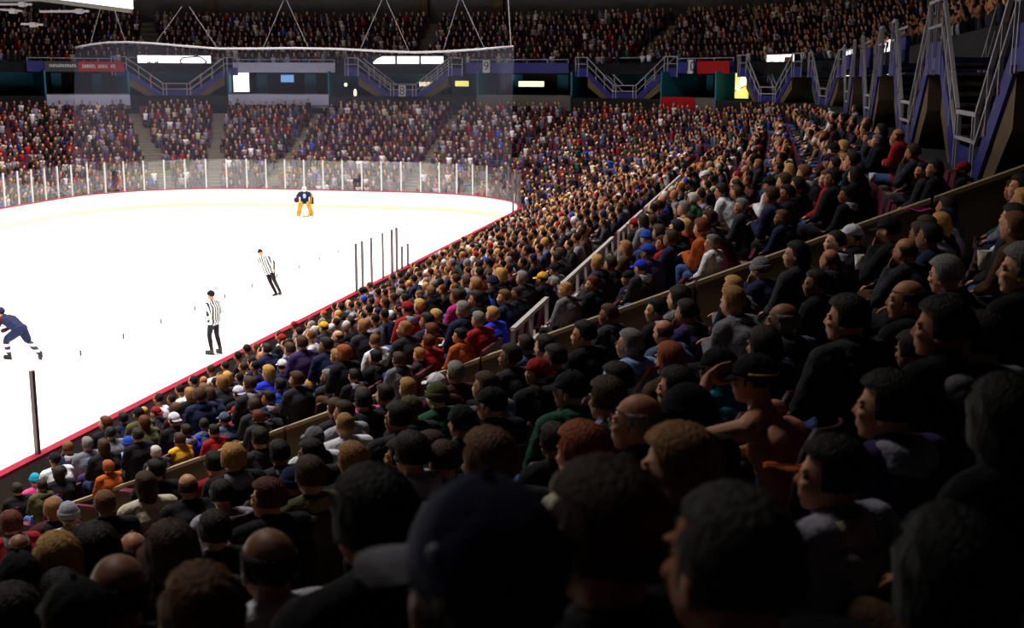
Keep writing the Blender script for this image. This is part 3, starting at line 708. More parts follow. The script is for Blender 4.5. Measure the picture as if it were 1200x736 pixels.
def hair_mesh(style, lod):
    """closed shell over the skull; dips under the scalp where there is no hair"""
    nu, nv = (40, 26) if lod == 1 else (16, 11)
    vs = []; fs = []
    for j in range(nv+1):
        ph = -PI/2+PI*j/nv
        for i in range(nu):
            th = 2*PI*i/nu; x, y, z = math.cos(ph)*math.sin(th), math.cos(ph)*math.cos(th), math.sin(ph)
            face = y-.30 if z < .48 else -1              # in front of the ears, below the hairline
            line = {'short': -.38, 'buzz': -.4, 'curly': -.5, 'long': -9, 'bob': -.9, 'bald': -.42}[style]
            th_ = {'short': .017, 'buzz': .006, 'curly': .034, 'long': .022, 'bob': .026, 'bald': .007}[style]
            cover = 1.0
            if face > 0: cover = max(0, 1-face*9)
            if z < line: cover = min(cover, max(0, 1-(line-z)*7))
            if style == 'bald' and z > .32 : cover = max(0, 1-(z-.32)*6)
            if style == 'short': th_ += .008*max(0, z)+(.006*max(0, y) if z > .4 else 0)
            base = V((.0785*x, -.014+.099*y, .022+.1*z))
            n = V((x, y, z*.9))
            strand = .0025*math.sin(th*17+4*math.sin(ph*5))+.002*math.sin(th*31+ph*9)
            if style == 'curly': strand = .007*math.sin(th*11+2*ph)*math.sin(ph*13+th*3)
            off = th_*cover+strand*cover-.014*(1-cover)
            p = base+n*off
            if style in ('long', 'bob') and z < 0 and face <= .12:
                drop = (-z)*(.20 if style == 'long' else .05); p.z -= drop; p.y -= .012
                wd = .055+.03*(1+z); q = V((x, y, 0)); q = q.normalized() if q.length > .01 else V((0, -1, 0))
                if z < -.25: p.x = q.x*(.078+.014*strand*40); p.y = -.02+q.y*.075-.03
                if z < -.97: p = V((0, -.05, p.z+.01))
            elif style in ('long', 'bob') and face > .12: p = base*0.8
            vs.append(p)
    for j in range(nv):
        for i in range(nu): fs.append((j*nu+i, j*nu+(i+1) % nu, (j+1)*nu+(i+1) % nu, (j+1)*nu+i))
    return MB().add(vs, fs).mesh('hair_'+style, m_hair, True)
def hat_mesh(kind, lod):
    nu, nv = (28, 10) if lod == 1 else (14, 6); vs = []; fs = []
    for j in range(nv+1):
        ph = PI/2*j/nv
        for i in range(nu):
            th = 2*PI*i/nu; x, y, z = math.cos(ph)*math.sin(th), math.cos(ph)*math.cos(th), math.sin(ph)
            k = 1.13 if kind == 'beanie' else 1.1
            vs.append(V((.0805*x*k, -.014+.101*y*k, .032+.098*z*(1.16 if kind == 'beanie' else 1.08)))+(V((0, 0, .002*math.sin(i*PI))) if kind == 'beanie' else V((0, 0, 0))))
    for j in range(nv):
        for i in range(nu): fs.append((j*nu+i, j*nu+(i+1) % nu, (j+1)*nu+(i+1) % nu, (j+1)*nu+i))
    fs.append(tuple(range(nu))[::-1])
    mb = MB().add(vs, fs)
    if kind == 'beanie':
        # turned-up band
        n2 = nu; v2 = []; f2 = []
        for j, (kk, z) in enumerate(((1.16, .0), (1.24, .012), (1.23, .05), (1.12, .058))):
            for i in range(n2):
                th = 2*PI*i/n2; v2.append(V((.0805*math.sin(th)*kk, -.014+.101*math.cos(th)*kk, z)))
        for j in range(3):
            for i in range(n2): f2.append((j*n2+i, j*n2+(i+1) % n2, (j+1)*n2+(i+1) % n2, (j+1)*n2+i))
        mb.add(v2, f2)
    else:
        mb.cap((0, -.014, .14), (0, -.014, .143), .008, .008, 6, 2)
    return mb.mesh(kind, m_knit if kind == 'beanie' else m_cloth, True)
def brim_mesh():
    vs = []; fs = []; n = 12
    for z in (0, -.006):
        for r in (0, 1):
            for i in range(n+1):
                a = -1.05+2.1*i/n; x = .088*math.sin(a)*1.0; y = .088*math.cos(a)
                if r: x = .085*math.sin(a*1.1); y = .088*math.cos(a)*.6+.115*math.cos(a)**.5 if abs(a) < PI/2 else y
                vs.append((x, y+.008, .036+z-(.012*math.sin(a)**2)-(.018 if r else 0)))
    m_ = n+1
    for i in range(n):
        fs.append((i, i+1, m_+i+1, m_+i)); fs.append((2*m_+i, 3*m_+i, 3*m_+i+1, 2*m_+i+1)); fs.append((m_+i, m_+i+1, 3*m_+i+1, 3*m_+i))
    return MB().add(vs, fs).mesh('brim', m_cloth, True)
BRIM = brim_mesh()
HAIR = {(s, l): hair_mesh(s, l) for s in ('short', 'buzz', 'curly', 'long', 'bob', 'bald') for l in (1, 2)}
HAT = {(k, l): hat_mesh(k, l) for k in ('cap', 'beanie') for l in (1, 2)}

# seated poses: forward is +Y, the floor under the feet is z=0, hips over the origin
def seated(lean=0, arms='lap', turn=0, nod=0):
    J = {'P': (0, 0, .52), 'C': (0, .0+lean*.55, .88-lean*.18)}
    C = V(J['C']); J['N'] = tuple(C+V((0, .02+lean*.25, .155-lean*.05))); N = V(J['N'])
    J['S0'] = tuple(N+V((-.192, -.005, -.032))); J['S1'] = tuple(N+V((.192, -.005, -.032)))
    J['H0'] = (-.095, .02, .49); J['H1'] = (.095, .02, .49); J['K0'] = (-.15, .43, .52); J['K1'] = (.15, .43, .52)
    J['A0'] = (-.14, .40, .10); J['A1'] = (.14, .40, .10); J['T0'] = (-.15, .6, .05); J['T1'] = (.15, .6, .05)
    S0, S1 = V(J['S0']), V(J['S1'])
    def A(k, e, w, hd, pn): J['E%d' % k] = tuple(e); J['W%d' % k] = tuple(w); J['D%d' % k] = hd; J['N%d' % k] = pn
    for k, sx in ((0, -1), (1, 1)):
        S = V(J['S%d' % k])
        if arms == 'lap': A(k, S+V((sx*.05, .08, -.25)), (sx*.075, .30+lean*.3, .66), (-sx*.5, .8, -.25), (0, -.2, -1))
        elif arms == 'knees': A(k, (sx*.17, .36, .66), (sx*.05, .52, .78), (-sx*.8, .5, .1), (0, -.5, -.8))
        elif arms == 'crossed': A(k, S+V((sx*.05, .07, -.24)), S+V((-sx*.19, .22, -.21-.03*k)), (-sx*1, .05, .05), (0, -1, 0))
        elif arms == 'chin':
            if k == 0: A(k, S+V((sx*.03, .15, -.22)), N+V((-.03, .16, .0)), (.2, -.25, 1), (0, -1, -.2))
            else: A(k, S+V((sx*.05, .08, -.25)), (sx*.075, .30, .66), (-sx*.5, .8, -.25), (0, -.2, -1))
        elif arms == 'visor':   # left hand raised to the brow, right arm forward
            if k == 0: A(k, S+V((-.10, .25, -.07)), N+V((-.10, .24, .16)), (.75, -.45, .35), (0, -1, .1))
            else: A(k, S+V((.06, .10, -.24)), (.06, .38, .74), (-.5, .9, .0), (0, -.2, -1))
    Hh = N+V((0, .035+lean*.05, .158)); rot = Matrix.Rotation(turn, 3, 'Z') @ Matrix.Rotation(-nod, 3, 'X')
    J['head'] = tuple(Hh); J['rot'] = rot
    return J
POSES = {'upright': seated(.06), 'forward': seated(.32, 'knees', nod=.12), 'crossed': seated(.03, 'crossed'), 'chin': seated(.16, 'chin', nod=.1),
         'left': seated(.08, turn=.55), 'right': seated(.08, turn=-.5)}
_cache = {}
def body_set(pose, lod, J=None, shirtless=False, ice=False, scale=1.0, helmet=False):
    key = (pose, lod)
    if key in _cache: return _cache[key]
    J = J or POSES[pose]; v = .0085 if lod == 1 else .014
    mb = body_prims(J, 0 if shirtless else -.004)
    head_prims(mb, J['head'], J['rot'], lod, neck=V(J['N'])+V((0, -.005, .01)))
    for k in (0, 1): hand_prims(mb, J['W%d' % k], J['D%d' % k], J['N%d' % k], 1 if k else -1, J.get('curl', .5), J.get('grip', False))
    out = {'J': J}
    out['body'] = remesh(mb, .0075 if lod == 1 else .011, 2, .28 if lod == 1 else .085); out['body'].materials.append(m_skin)
    jb = body_prims(J, .026, legs=False, full=False)
    C, N = V(J['C']), V(J['N']); P = V(J['P'])
    jb.cap(N+V((0, -.005, -.02)), N+V((0, .0, .03)), .088, .074, 12, 3)
    if not shirtless:
        out['jacket'] = remesh(jb, .012 if lod == 1 else .02, 3, .45 if lod == 1 else .30, wrinkle=.0048 if lod == 1 else 0, seed=len(_cache)); out['jacket'].materials.append(m_cloth)
    tb = body_prims(J, .012, arms=False, torso=False); lat = V((1, 0, 0)); tb.cap(P-lat*.07, P+lat*.07, .138, None, 12, 4)
    out['trousers'] = remesh(tb, .013 if lod == 1 else .022, 3, .4 if lod == 1 else .3, wrinkle=.0025 if lod == 1 else 0, seed=5); out['trousers'].materials.append(m_cloth)
    out['shoes'] = shoe_mesh(J, ice).mesh('shoes', m_shoe, True)
    _cache[key] = out; return out
EYE_M = [MB().ell((sx*.030, .074, .006), (.011, .009, .007), None, 8, 6).mesh('eye', m_eye, True) for sx in (-1, 1)]
HC = dict(black='0d0b0b', dark='22160f', brown='3f2817', light='6b4526', tan='96693a', blond='b8894a', ginger='94481c', iron='45413f', grey='77706c', white='b9b2ac', red='6b2c18', auburn='56260f')
CC = dict(black='141318', charcoal='2a2930', navy='1b2040', grey='6c6a72', lightgrey='9b98a6', white='d8d6e0', red='901820', maroon='40161d', blue='2244a8', royal='2a35c8', teal='1d8ca8',
          green='24503a', olive='4b4a2c', brown='46301f', tan='8f7450', yellow='d8a52a', orange='a8501e', purple='3a2a58', lilac='7c7696', pink='c8447c', magenta='a8206c', slate='4a5872', lightblue='7d9bd0', denim='3b4f80', cream='c9bfa8')
for k in HC: HC[k] = hx(HC[k])
for k in CC: CC[k] = hx(CC[k])
SK = [hx(c) for c in ('c58a66', 'b57a58', 'd09a78', 'a96c4c', 'c08060', '8a5a40')]
CW = dict(lightgrey='light grey', lightblue='light blue', royal='royal blue', slate='slate blue')
HW = dict(dark='dark brown', black='black', brown='brown', light='light brown', tan='tan', blond='blond', ginger='ginger', grey='grey', iron='dark grey', white='white', red='reddish brown', auburn='auburn')
def make_person(loc, rz, pose, hair, top, lod=2, skin=None, trousers='black', label=None, group=None, scale=1.0, backcap=False, rnd=random, bset=None, tilt=0):
    bs = bset or body_set(pose, lod)
    t = thing('person', label, 'person', loc, rz, group, scale)
    sk = SK[rnd.randrange(len(SK))] if skin is None else skin
    link('body', bs['body'], t, color=sk)
    if 'jacket' in bs: link('jacket', bs['jacket'], t, color=CC[top] if isinstance(top, str) else top)
    link('trousers', bs['trousers'], t, color=CC[trousers]); 
    if lod == 1 or bset: link('shoes', bs['shoes'], t)
    H = V(bs['J']['head']); rot = bs['J']['rot'].to_euler()
    kind, _, col = hair.partition(':')
    if kind in ('cap', 'beanie'):
        col, _, hc = col.partition('/'); hc = hc or 'dark'
        h = link('hair', HAIR[('buzz' if kind == 'cap' else 'buzz', lod)], t, color=HC[hc]); h.location = H; h.rotation_euler = rot
        c = link(kind, HAT[(kind, lod)], t, color=CC[col]); c.location = H; c.rotation_euler = rot
        if kind == 'cap':
            b = link('brim', BRIM, c, color=CC[col]); b.rotation_euler = (0, 0, PI if backcap else 0)
    else:
        h = link('hair', HAIR[(kind, lod)], t, color=HC[col or 'dark']); h.location = H; h.rotation_euler = rot
    if lod == 1:
        for em in EYE_M: e = link('eye', em, t); e.location = H; e.rotation_euler = rot
    return t
def hair_words(h):
    k, _, c = h.partition(':')
    if k in ('cap', 'beanie'):
        c = c.split('/')[0]; return 'with a %s %s' % (CW.get(c, c), 'knit hat' if k == 'beanie' else 'cap')
    c = HW[c or 'dark']
    return {'short': 'with short %s hair', 'buzz': 'with cropped %s hair', 'curly': 'with curly %s hair', 'long': 'with long %s hair', 'bob': 'with chin-length %s hair', 'bald': 'balding, %s hair at the sides'}[k] % c

# hand-placed people: px, py of the head, head width in pixels (0 = take the seat it falls on), hair, top, pose, extras; the last two of T are black-clad figures added to darken the lower right corner
T = '''
853 652 196 buzz:iron black upright f
566 672 258 cap:charcoal black upright f
436 606 100 short:black black upright f
705 622 112 short:brown black upright f
793 546 98 short:tan charcoal left f
680 529 60 short:ginger cream upright f
571 539 56 short:light charcoal upright f
745 491 50 bald:grey black left f
313 657 62 bald:dark white upright f
235 716 84 buzz:light black upright f
138 690 58 bald:dark black upright f
186 706 40 curly:auburn black upright f
72 697 40 short:black black upright f
88 724 62 cap:black black upright f
16 722 56 short:dark black upright f
67 653 40 long:blond black upright n
113 642 44 long:dark charcoal upright n
156 645 34 bald:brown charcoal upright n
200 644 44 long:brown charcoal upright n
22 676 40 cap:black navy upright n
22 641 26 bald:brown charcoal upright n
80 602 22 beanie:lightgrey white upright n
64 594 20 beanie:lilac maroon upright n
45 602 22 short:tan maroon upright n
30 607 22 curly:auburn red upright n
22 572 20 short:dark black upright n
39 563 18 beanie:teal pink upright n
98 572 26 short:brown grey upright n
71 583 20 short:dark olive upright n
133 587 24 short:light black upright n
98 548 20 beanie:slate purple upright n
74 551 22 long:dark black upright n
115 549 20 short:dark red upright n
143 523 18 beanie:blue lightblue upright n
138 546 22 curly:ginger orange upright n
160 570 26 long:brown cream upright n
181 551 22 short:black black left n
199 538 20 short:white charcoal upright n
226 567 24 bald:brown black forward n
251 543 26 short:black red upright n
288 531 26 curly:blond black upright n
205 517 18 curly:brown yellow upright n
217 505 18 short:dark royal upright n
231 507 20 short:dark slate right n
258 502 20 short:black red upright n
292 496 18 short:red charcoal upright n
317 492 20 curly:auburn charcoal upright n
277 483 18 cap:red red upright n
262 491 20 cap:slate slate upright n
205 490 16 cap:white black upright n
94 524 16 short:grey grey upright n
60 540 18 cap:black white upright n
117 524 18 long:brown black upright n
163 509 18 short:dark black upright n
144 490 15 short:black navy upright n
222 461 16 long:tan black upright n
238 456 16 long:light purple upright n
259 447 18 long:tan charcoal upright n
275 462 16 cap:white black upright n
288 452 18 short:brown charcoal upright n
314 466 18 short:dark navy left n
300 473 18 curly:brown charcoal upright n
339 486 20 cap:black charcoal upright n
304 513 22 short:dark charcoal upright n
306 537 24 short:black charcoal upright n
340 538 26 short:dark charcoal left n
363 556 30 short:brown olive upright n
343 563 22 beanie:navy navy upright n
314 582 32 short:auburn black left n
283 622 30 short:dark black upright f
285 571 22 short:dark lightgrey forward n
376 511 20 cap:grey white upright n
396 499 22 buzz:tan white upright n
409 480 22 short:dark lightgrey left n
392 478 20 short:brown charcoal upright n
428 534 28 short:tan black upright n
417 543 24 short:dark navy upright n
466 489 30 short:dark charcoal left n
481 530 34 short:dark lightgrey upright n
519 536 30 buzz:brown black upright n
505 539 24 short:brown black left n
494 469 24 beanie:olive green upright n
436 465 22 short:black black upright n
461 461 18 short:tan charcoal upright n
412 466 22 short:black charcoal upright n
450 462 20 short:dark black upright n
347 444 18 curly:brown charcoal left n
353 460 20 curly:blond teal right n
333 448 18 short:black blue upright n
314 436 18 long:blond royal upright n
386 422 20 short:tan navy upright n
393 435 22 short:grey charcoal left n
410 437 18 short:dark charcoal upright n
424 445 20 short:dark black upright n
425 465 18 short:brown pink upright n
431 404 18 buzz:light white right n
445 415 18 short:black black upright n
402 414 18 curly:ginger black left n
378 406 20 short:dark navy left n
339 409 18 short:brown charcoal upright n
353 402 22 short:brown purple upright n
330 397 14 cap:red black upright n
379 383 16 cap:yellow charcoal upright n
395 394 16 bald:brown charcoal left n
425 382 18 short:tan charcoal upright n
312 409 16 short:dark navy upright n
515 448 24 cap:white maroon upright n
498 472 26 cap:olive charcoal left n
526 409 20 cap:white navy upright n
529 438 24 short:grey maroon upright n
568 452 28 short:brown grey left n
522 499 28 cap:black black upright n
557 478 30 cap:black black left n
597 417 24 short:dark charcoal left n
633 433 28 cap:red black left b
669 455 32 cap:black green left n
710 466 30 short:brown lilac upright n
683 391 28 short:black black left n
737 402 30 short:grey lightblue left n
615 404 24 short:dark slate upright n
637 405 24 short:dark denim upright n
474 532 28 short:dark lightgrey left n
468 344 14 short:grey charcoal upright n
477 361 18 cap:red red upright n
491 358 16 short:blond black upright n
504 342 16 short:light black upright n
510 371 16 short:blond charcoal upright n
468 388 20 buzz:tan charcoal left n
490 382 18 short:dark navy left n
506 387 18 curly:auburn orange upright n
501 401 18 short:auburn red upright n
541 363 18 short:grey navy upright n
547 388 20 short:black orange left n
553 353 20 short:dark black left n
534 347 18 short:brown magenta upright n
560 374 18 short:grey red upright n
590 348 18 short:light navy left n
578 367 16 short:blond royal upright n
483 417 20 curly:brown grey upright n
463 425 20 curly:ginger charcoal upright n
496 427 22 short:tan charcoal upright n
768 362 28 short:black black left n
858 352 30 short:tan grey forward n
916 374 34 bald:grey slate left n
893 403 30 long:dark black upright n
783 419 28 long:ginger brown upright n
840 429 30 cap:black teal left n
791 453 32 short:black black left n
803 482 44 beanie:black black left n
955 331 30 short:dark black left n
1012 363 36 short:dark charcoal left n
1042 357 34 bald:brown black left n
1107 320 40 short:grey charcoal forward n
1102 381 50 short:black black left n
1070 408 30 short:dark black forward n
1147 398 40 short:dark grey left n
1038 473 58 short:black purple left n
973 553 64 short:black lightgrey left n
1041 268 26 cap:black black chin n
1060 293 28 bald:dark charcoal chin n
1197 313 40 short:grey black left n
932 297 28 long:black charcoal left n
712 368 24 short:brown charcoal left n
720 445 24 short:dark black left n
645 420 24 short:dark black left n
648 555 30 short:dark black upright n
1170 525 62 long:black black right f
1110 668 96 long:black black right f
'''
TB = '''
968 209 0 short:light red left
975 210 0 short:black black left
942 203 0 short:light charcoal forward
915 258 0 short:light navy left
901 214 0 cap:black white forward
991 226 0 short:black black left
1001 125 0 short:grey lightgrey left
1105 138 0 short:black black left
1072 141 0 short:brown olive left
1061 132 0 short:grey charcoal left
1048 131 0 bald:brown black left
1139 145 0 short:dark green left
1159 152 0 curly:tan lilac left
1190 158 0 short:dark lightblue left
1027 165 0 short:grey black left
1017 161 0 short:dark charcoal left
1069 178 0 short:brown charcoal chin
1092 194 0 long:dark black left
1131 213 0 cap:red black left
1079 214 0 short:black charcoal left
975 148 0 short:dark maroon left
827 205 0 cap:white lilac left
888 192 0 short:tan charcoal left
868 241 0 short:grey charcoal left
835 282 0 short:grey white left
756 297 0 cap:blue purple upright
753 316 0 cap:royal charcoal upright
757 277 0 beanie:blue charcoal upright
830 256 0 short:brown grey left
820 268 0 curly:red orange forward
732 290 0 long:tan brown upright
690 335 0 short:auburn black left
666 350 0 short:blond grey left
647 363 0 short:grey purple upright
736 325 0 cap:black navy left
649 315 0 cap:black grey upright
636 325 0 cap:yellow black upright
613 324 0 short:grey charcoal upright
'''

def inv(x, y):
    if y > CSE[1] and y < CNE[1] and x > -W-WD/2: return x+W, y-CSE[1]
    if y <= CSE[1]: a = math.atan2(y-CSE[1], x-CSE[0]); return math.hypot(x-CSE[0], y-CSE[1])-R, a*R
    a = math.atan2(y-CNE[1], x-CNE[0]); return math.hypot(x-CNE[0], y-CNE[1])-R, LS+a*R
def face_rz(n, turn=0): return math.atan2(-n[1], -n[0])-PI/2+turn
HZ = 1.165                                   # head centre above the row's floor for a sitter of average height
placed = []                                  # (row, s, front, scale, spec, px, py, w)
def place(line):
    f = line.split(); px, py, w = float(f[0]), float(f[1]), float(f[2]); hair, top, pose = f[3:6]; ex = f[6] if len(f) > 6 else ''
    yw = 532-.3609*(px-245); front = py > yw-5
    if line in TB_lines: front = False
    v = ray(px, py); v = v/(v@fw); best = None
    t0 = F*.205/w if w else None
    hz = POSES[pose]['head'][2]+.02 if pose in POSES else HZ; hy = POSES[pose]['head'][1] if pose in POSES else .3
    for t in np.arange(.9, 45, .02) if t0 is None else np.arange(t0*.6, t0*1.6, .02):
        x, y, z = v*t+np.array([0, 0, EYE]); d, s = inv(x, y)
        if d < .6 or d > 18.2: continue
        if front and s > S_WALL-.25: continue
        if not front and s < S_WALL+.28: continue
        i = int(round((d+hy-1.2)/.85)); i = max(0, min((N_FRONT if front else N_BACK)-1, i)); di = ROW(i)
        if i == 10 and not front: continue
        sc_ = (z-fz(di, front, s))/hz
        c = ((sc_-1)/.05)**2+((d-di+hy)/.14)**2+(((t-t0)/(.13*t0))**2 if t0 else 0)
        if abs(sc_-1) > .14: c += 4000*(abs(sc_-1)-.14)
        if best is None or c < best[0]: best = (c, i, s, d, sc_, t, x, y)
    if best is None: print('UNPLACED', line); return
    c, i, s, d, sc_, t, x_, y_ = best
    placed.append(dict(hx=x_, hy=y_, i=i, s=s, d=ROW(i), front=front, sc=min(1.15, max(.84, sc_)), hair=hair, top=top, pose=pose, ex=ex, px=px, py=py, depth=t, w=F*.205/t, ann=True, z=fz(ROW(i), front, s)))
TB_lines = set(l for l in TB.strip().split('\n'))
for l in T.strip().split('\n')+TB.strip().split('\n'): place(l)
# the shirtless man is placed the same way
POSES['visor'] = seated(.30, 'visor', turn=.1, nod=.05)
place('882 441 38 cap:black black visor shirtless')
# neighbours in a row keep shoulder room
for _ in range(6):
    for a in range(len(placed)):
        for b in range(a+1, len(placed)):
            p, q = placed[a], placed[b]
            if p['front'] == q['front'] and p['i'] == q['i']:
                k = stretch(p['s'], ROW(p['i'])); gap = abs(p['s']-q['s'])*k
                if gap < .42 and min(p['depth'], q['depth']) > 6:
                    m = (.42-gap)/2/k*(1 if p['s'] > q['s'] else -1); 
                    for r_, g_ in ((p, m*.5), (q, -m*.5)):
                        a0 = path(r_['s'], r_['d'])[0]; r_['s'] += g_; a1 = path(r_['s'], r_['d'])[0]; r_['hx'] += a1[0]-a0[0]; r_['hy'] += a1[1]-a0[1]
hair_pool = ['short:black']*5+['short:dark']*9+['short:brown']*6+['short:light']*2+['short:grey']*2+['bald:brown']*2+['buzz:dark']*3+['long:dark']*3+['long:brown']*2+['long:blond']*2+['bob:auburn', 'bob:tan', 'curly:brown', 'curly:ginger', 'short:blond', 'short:white']+['cap:black']*3+['cap:navy', 'cap:white', 'cap:red', 'beanie:grey', 'beanie:navy', 'cap:blue']
top_pool = ['black']*14+['charcoal']*10+['navy']*8+['brown']*3+['olive']*2+['maroon']*4+['grey']*3+['purple']*2+['slate']*2+['lightgrey']*2+['lilac']*2+['white']*2+['red', 'blue', 'green', 'tan', 'cream']+(['orange', 'teal', 'pink', 'royal'] if False else ['red'])
rr = random.Random(11)
def aisle(s, d, front):
    return (not front) and any(abs(s-a)*stretch(s, d) < .55 for a in AISLES)
def in_view(P, m=60):
    q = proj(P); return q[2] > .3 and -m < q[0] < 1200+m and -m < q[1] < 736+m*2.5
annpx = np.array([(p['px'], p['py'], p['w'], p['depth']) for p in placed])
auto = []
for front, n, a, b in ((True, N_FRONT, -R*1.1, S_WALL), (False, N_BACK, S_WALL, S_MAX)):
    for i in range(n):
        d = ROW(i); s = a+.1+rr.uniform(0, .3)
        while s < b-.02:
            k = stretch(s, d); s += (.5+rr.uniform(-.07, .07))/k
            if front and (b-s)*k < .3: continue
            if not front and (s-a)*k < .3: continue
            if aisle(s, d, front): continue
            if i == N_BACK-1 and s > LS+5: continue
            if i == 10 and not front and s < LS+2: continue      # walkway behind the railing
            (x, y), nn = path(s, d); z = fz(d, front, s)
            if not in_view((x, y, z+1.1)): continue
            q = proj((x, y, z+1.17)); w = F*.185/q[2]
            if math.hypot(x, y) < 1.25 or (front and q[2] < 1.3): continue
            if any(p['front'] == front and p['i'] == i and abs(p['s']-s)*k < .43 for p in placed): continue
            if q[2] < 24 and len(annpx):
                dd = np.hypot(annpx[:, 0]-q[0], annpx[:, 1]-q[1]); lim = .5*(annpx[:, 2]+w)*1.02
                if (dd < lim).any(): continue
            if front and q[2] < (4.2 if q[0] < 900 else 5.5): continue
            if front and q[1]-w*.75 < 532-.3609*(q[0]-245)+4: continue
            far = not front and s > LS+4
            if rr.random() < (.06 if far else .03): auto.append(dict(i=i, s=s, d=d, front=front, empty=True, z=z, depth=q[2])); continue
            top = rr.choice(top_pool)
            auto.append(dict(i=i, s=s, d=d+rr.uniform(-.12, .12), front=front, sc=rr.uniform(.9, 1.07), hair=rr.choice(hair_pool), top=top, depth=q[2], w=w, ann=False, z=z,
                             pose=rr.choice(['upright', 'upright', 'forward', 'left', 'right', 'crossed', 'chin', 'left'])))
folk = sorted([p for p in auto if not p.get('empty')], key=lambda p: p['depth'])
inframe = lambda p: (lambda q: -10 < q[0] < 1210 and q[1] < 760)(proj((*path(p['s'], p['d'])[0], p['z']+1.1)))
near = [p for p in folk if inframe(p)][:max(0, 300-len(placed)-0)]
nset = set(id(p) for p in near)
rest = [p for p in folk if id(p) not in nset]
people = placed+near
def ordw(k):
    if k <= 20: return ROWS_WORD[k-1]
    tens = {2: 'twenty', 3: 'thirty', 4: 'forty', 5: 'fifty', 6: 'sixty', 7: 'seventy', 8: 'eighty', 9: 'ninety'}
    t, u = divmod(k, 10)
    return (tens.get(t, 'hundredth')+'-'+ROWS_WORD[u-1]) if u else {2: 'twentieth', 3: 'thirtieth', 4: 'fortieth', 5: 'fiftieth', 6: 'sixtieth'}.get(t, 'hundredth')
def seatno(p): return max(1, int(round(abs(p['s']-S_WALL)*stretch(p['s'], p['d'])/.5+.2)))
used = {}
HOOD = remesh(MB().ell((0, -.085, .0), (.125, .06, .07), None, 14, 9).ell((-.075, -.045, .03), (.045, .07, .05), None, 12, 8).ell((.075, -.045, .03), (.045, .07, .05), None, 12, 8).ell((0, -.1, -.07), (.08, .04, .07), None, 12, 8), .014, 3, .5, wrinkle=.003); HOOD.materials.append(m_cloth)
def lab_person(p):
    side = 'before' if p['front'] else 'beyond'; k = seatno(p)
    while (p['front'], p['i'], k) in used: k += 1
    used[(p['front'], p['i'], k)] = 1; p['no'] = k
    t = 'top' if p['top'] in ('white',) else 'jacket'
    return 'person %s, %s %s, %s row, %s seat %s wall' % (hair_words(p['hair']), CW.get(p['top'], p['top']), t, ROWS_WORD[p['i']], ordw(k), side)
SPECIAL = {0: 'huge dark cropped head nearest the camera, right of the capped head', 1: 'biggest blurred head in a dark cap with a pale brim, bottom centre',
           2: 'dark-haired person in black close behind the bottom left jersey, left of big cap', 3: 'brown mop-haired head between the two biggest blurred heads',
           4: 'person with thick tan hair just above the huge dark head', 5: 'ginger-haired person with a pale fur collar below the long lilac sleeve'}
people_sorted = people
HR = random.Random(3)
def lean_turn(p):
    (x, y), n = path(p['s'], p['d'])
    tgt = (-27, 36) if y < 50 else (-24, 42)
    a = math.atan2(-(n[1]), -(n[0])); b = math.atan2(tgt[1]-y, tgt[0]-x); dlt = (b-a+PI) % (2*PI)-PI
    return a-PI/2+max(-.5, min(.5, dlt*.55))+HR.uniform(-.12, .12)
def root_xy(p, rz):
    (x, y), n = path(p['s'], p['d'])
    if not p.get('ann'): return x, y
    h = POSES[p['pose']]['head']; c, s_ = math.cos(rz), math.sin(rz)
    return p['hx']-(h[0]*c-h[1]*s_)*p['sc'], p['hy']-(h[0]*s_+h[1]*c)*p['sc']
def group_of(p): return 'spectators in the near block below the camera' if p['front'] else 'spectators in the long side stand beyond the wall'
for k, p in enumerate(people):
    (x, y), n = path(p['s'], p['d'])
    lod = 1 if (p['depth'] < 9) else 2
    if p.get('ex') == 'shirtless':
        SHIRTLESS = p; used[(True, p['i'], seatno(p))] = 1; p['no'] = seatno(p); continue
    lab = lab_person(p)
    if k in SPECIAL: lab = SPECIAL[k]
    tr = HR.choice(['black', 'navy', 'denim', 'denim', 'charcoal', 'brown'])
    hair = p['hair']
    if hair == 'cap:charcoal' and k == 1: hair = 'cap:navy'
    rz_ = lean_turn(p)+(-.1 if k == 1 else 0); x, y = root_xy(p, rz_)
    t = make_person((x, y, p['z']), rz_, p['pose'], hair, p['top'], lod, trousers=tr, label=lab, group=group_of(p), scale=p['sc'], backcap=(p.get('ex') == 'b' or (HR.random() < .2 and k > 1)), rnd=HR)
    p['obj'] = t
    if p['hair'].split(':')[0] not in ('long', 'bob') and HR.random() < .42 and not p.get('ex') == 'shirtless':
        N = V(POSES[p['pose']]['N']); hc = CC[HR.choice([p['top'], p['top'], 'charcoal', 'lightgrey'])]
        h = link('hood', HOOD, t, color=hc); h.location = N
# extras seen on a few of them: collars, hood linings, glasses
def child_of(k, name, mb, m, color=None, label=None, smooth=True):
    o = mb.build(name, m, people[k]['obj'], smooth=smooth, color=color, label=label); return o
def find(px, py): return min(range(len(placed)), key=lambda k: math.hypot(placed[k]['px']-px, placed[k]['py']-py))
def collar(k, col, r=.085, h=.05):
    J = POSES[placed[k]['pose']]; N = V(J['N']); mb = MB(); vs = []; fs = []; n = 16
    for j, (rr_, z) in enumerate(((r+.02, -.03), (r+.012, .02), (r-.004, h), (r-.02, h-.005), (r-.02, -.03))):
        for i in range(n):
            a = 2*PI*i/n; vs.append(N+V((rr_*math.cos(a)*1.05, rr_*math.sin(a)-.012, z-.018*math.sin(a))))
    for j in range(4):
        for i in range(n): fs.append((j*n+i, j*n+(i+1) % n, (j+1)*n+(i+1) % n, (j+1)*n+i))
    child_of(k, 'collar', mb.add(vs, fs), m_cloth, color=CC[col], label='%s collar' % CW.get(col, col))
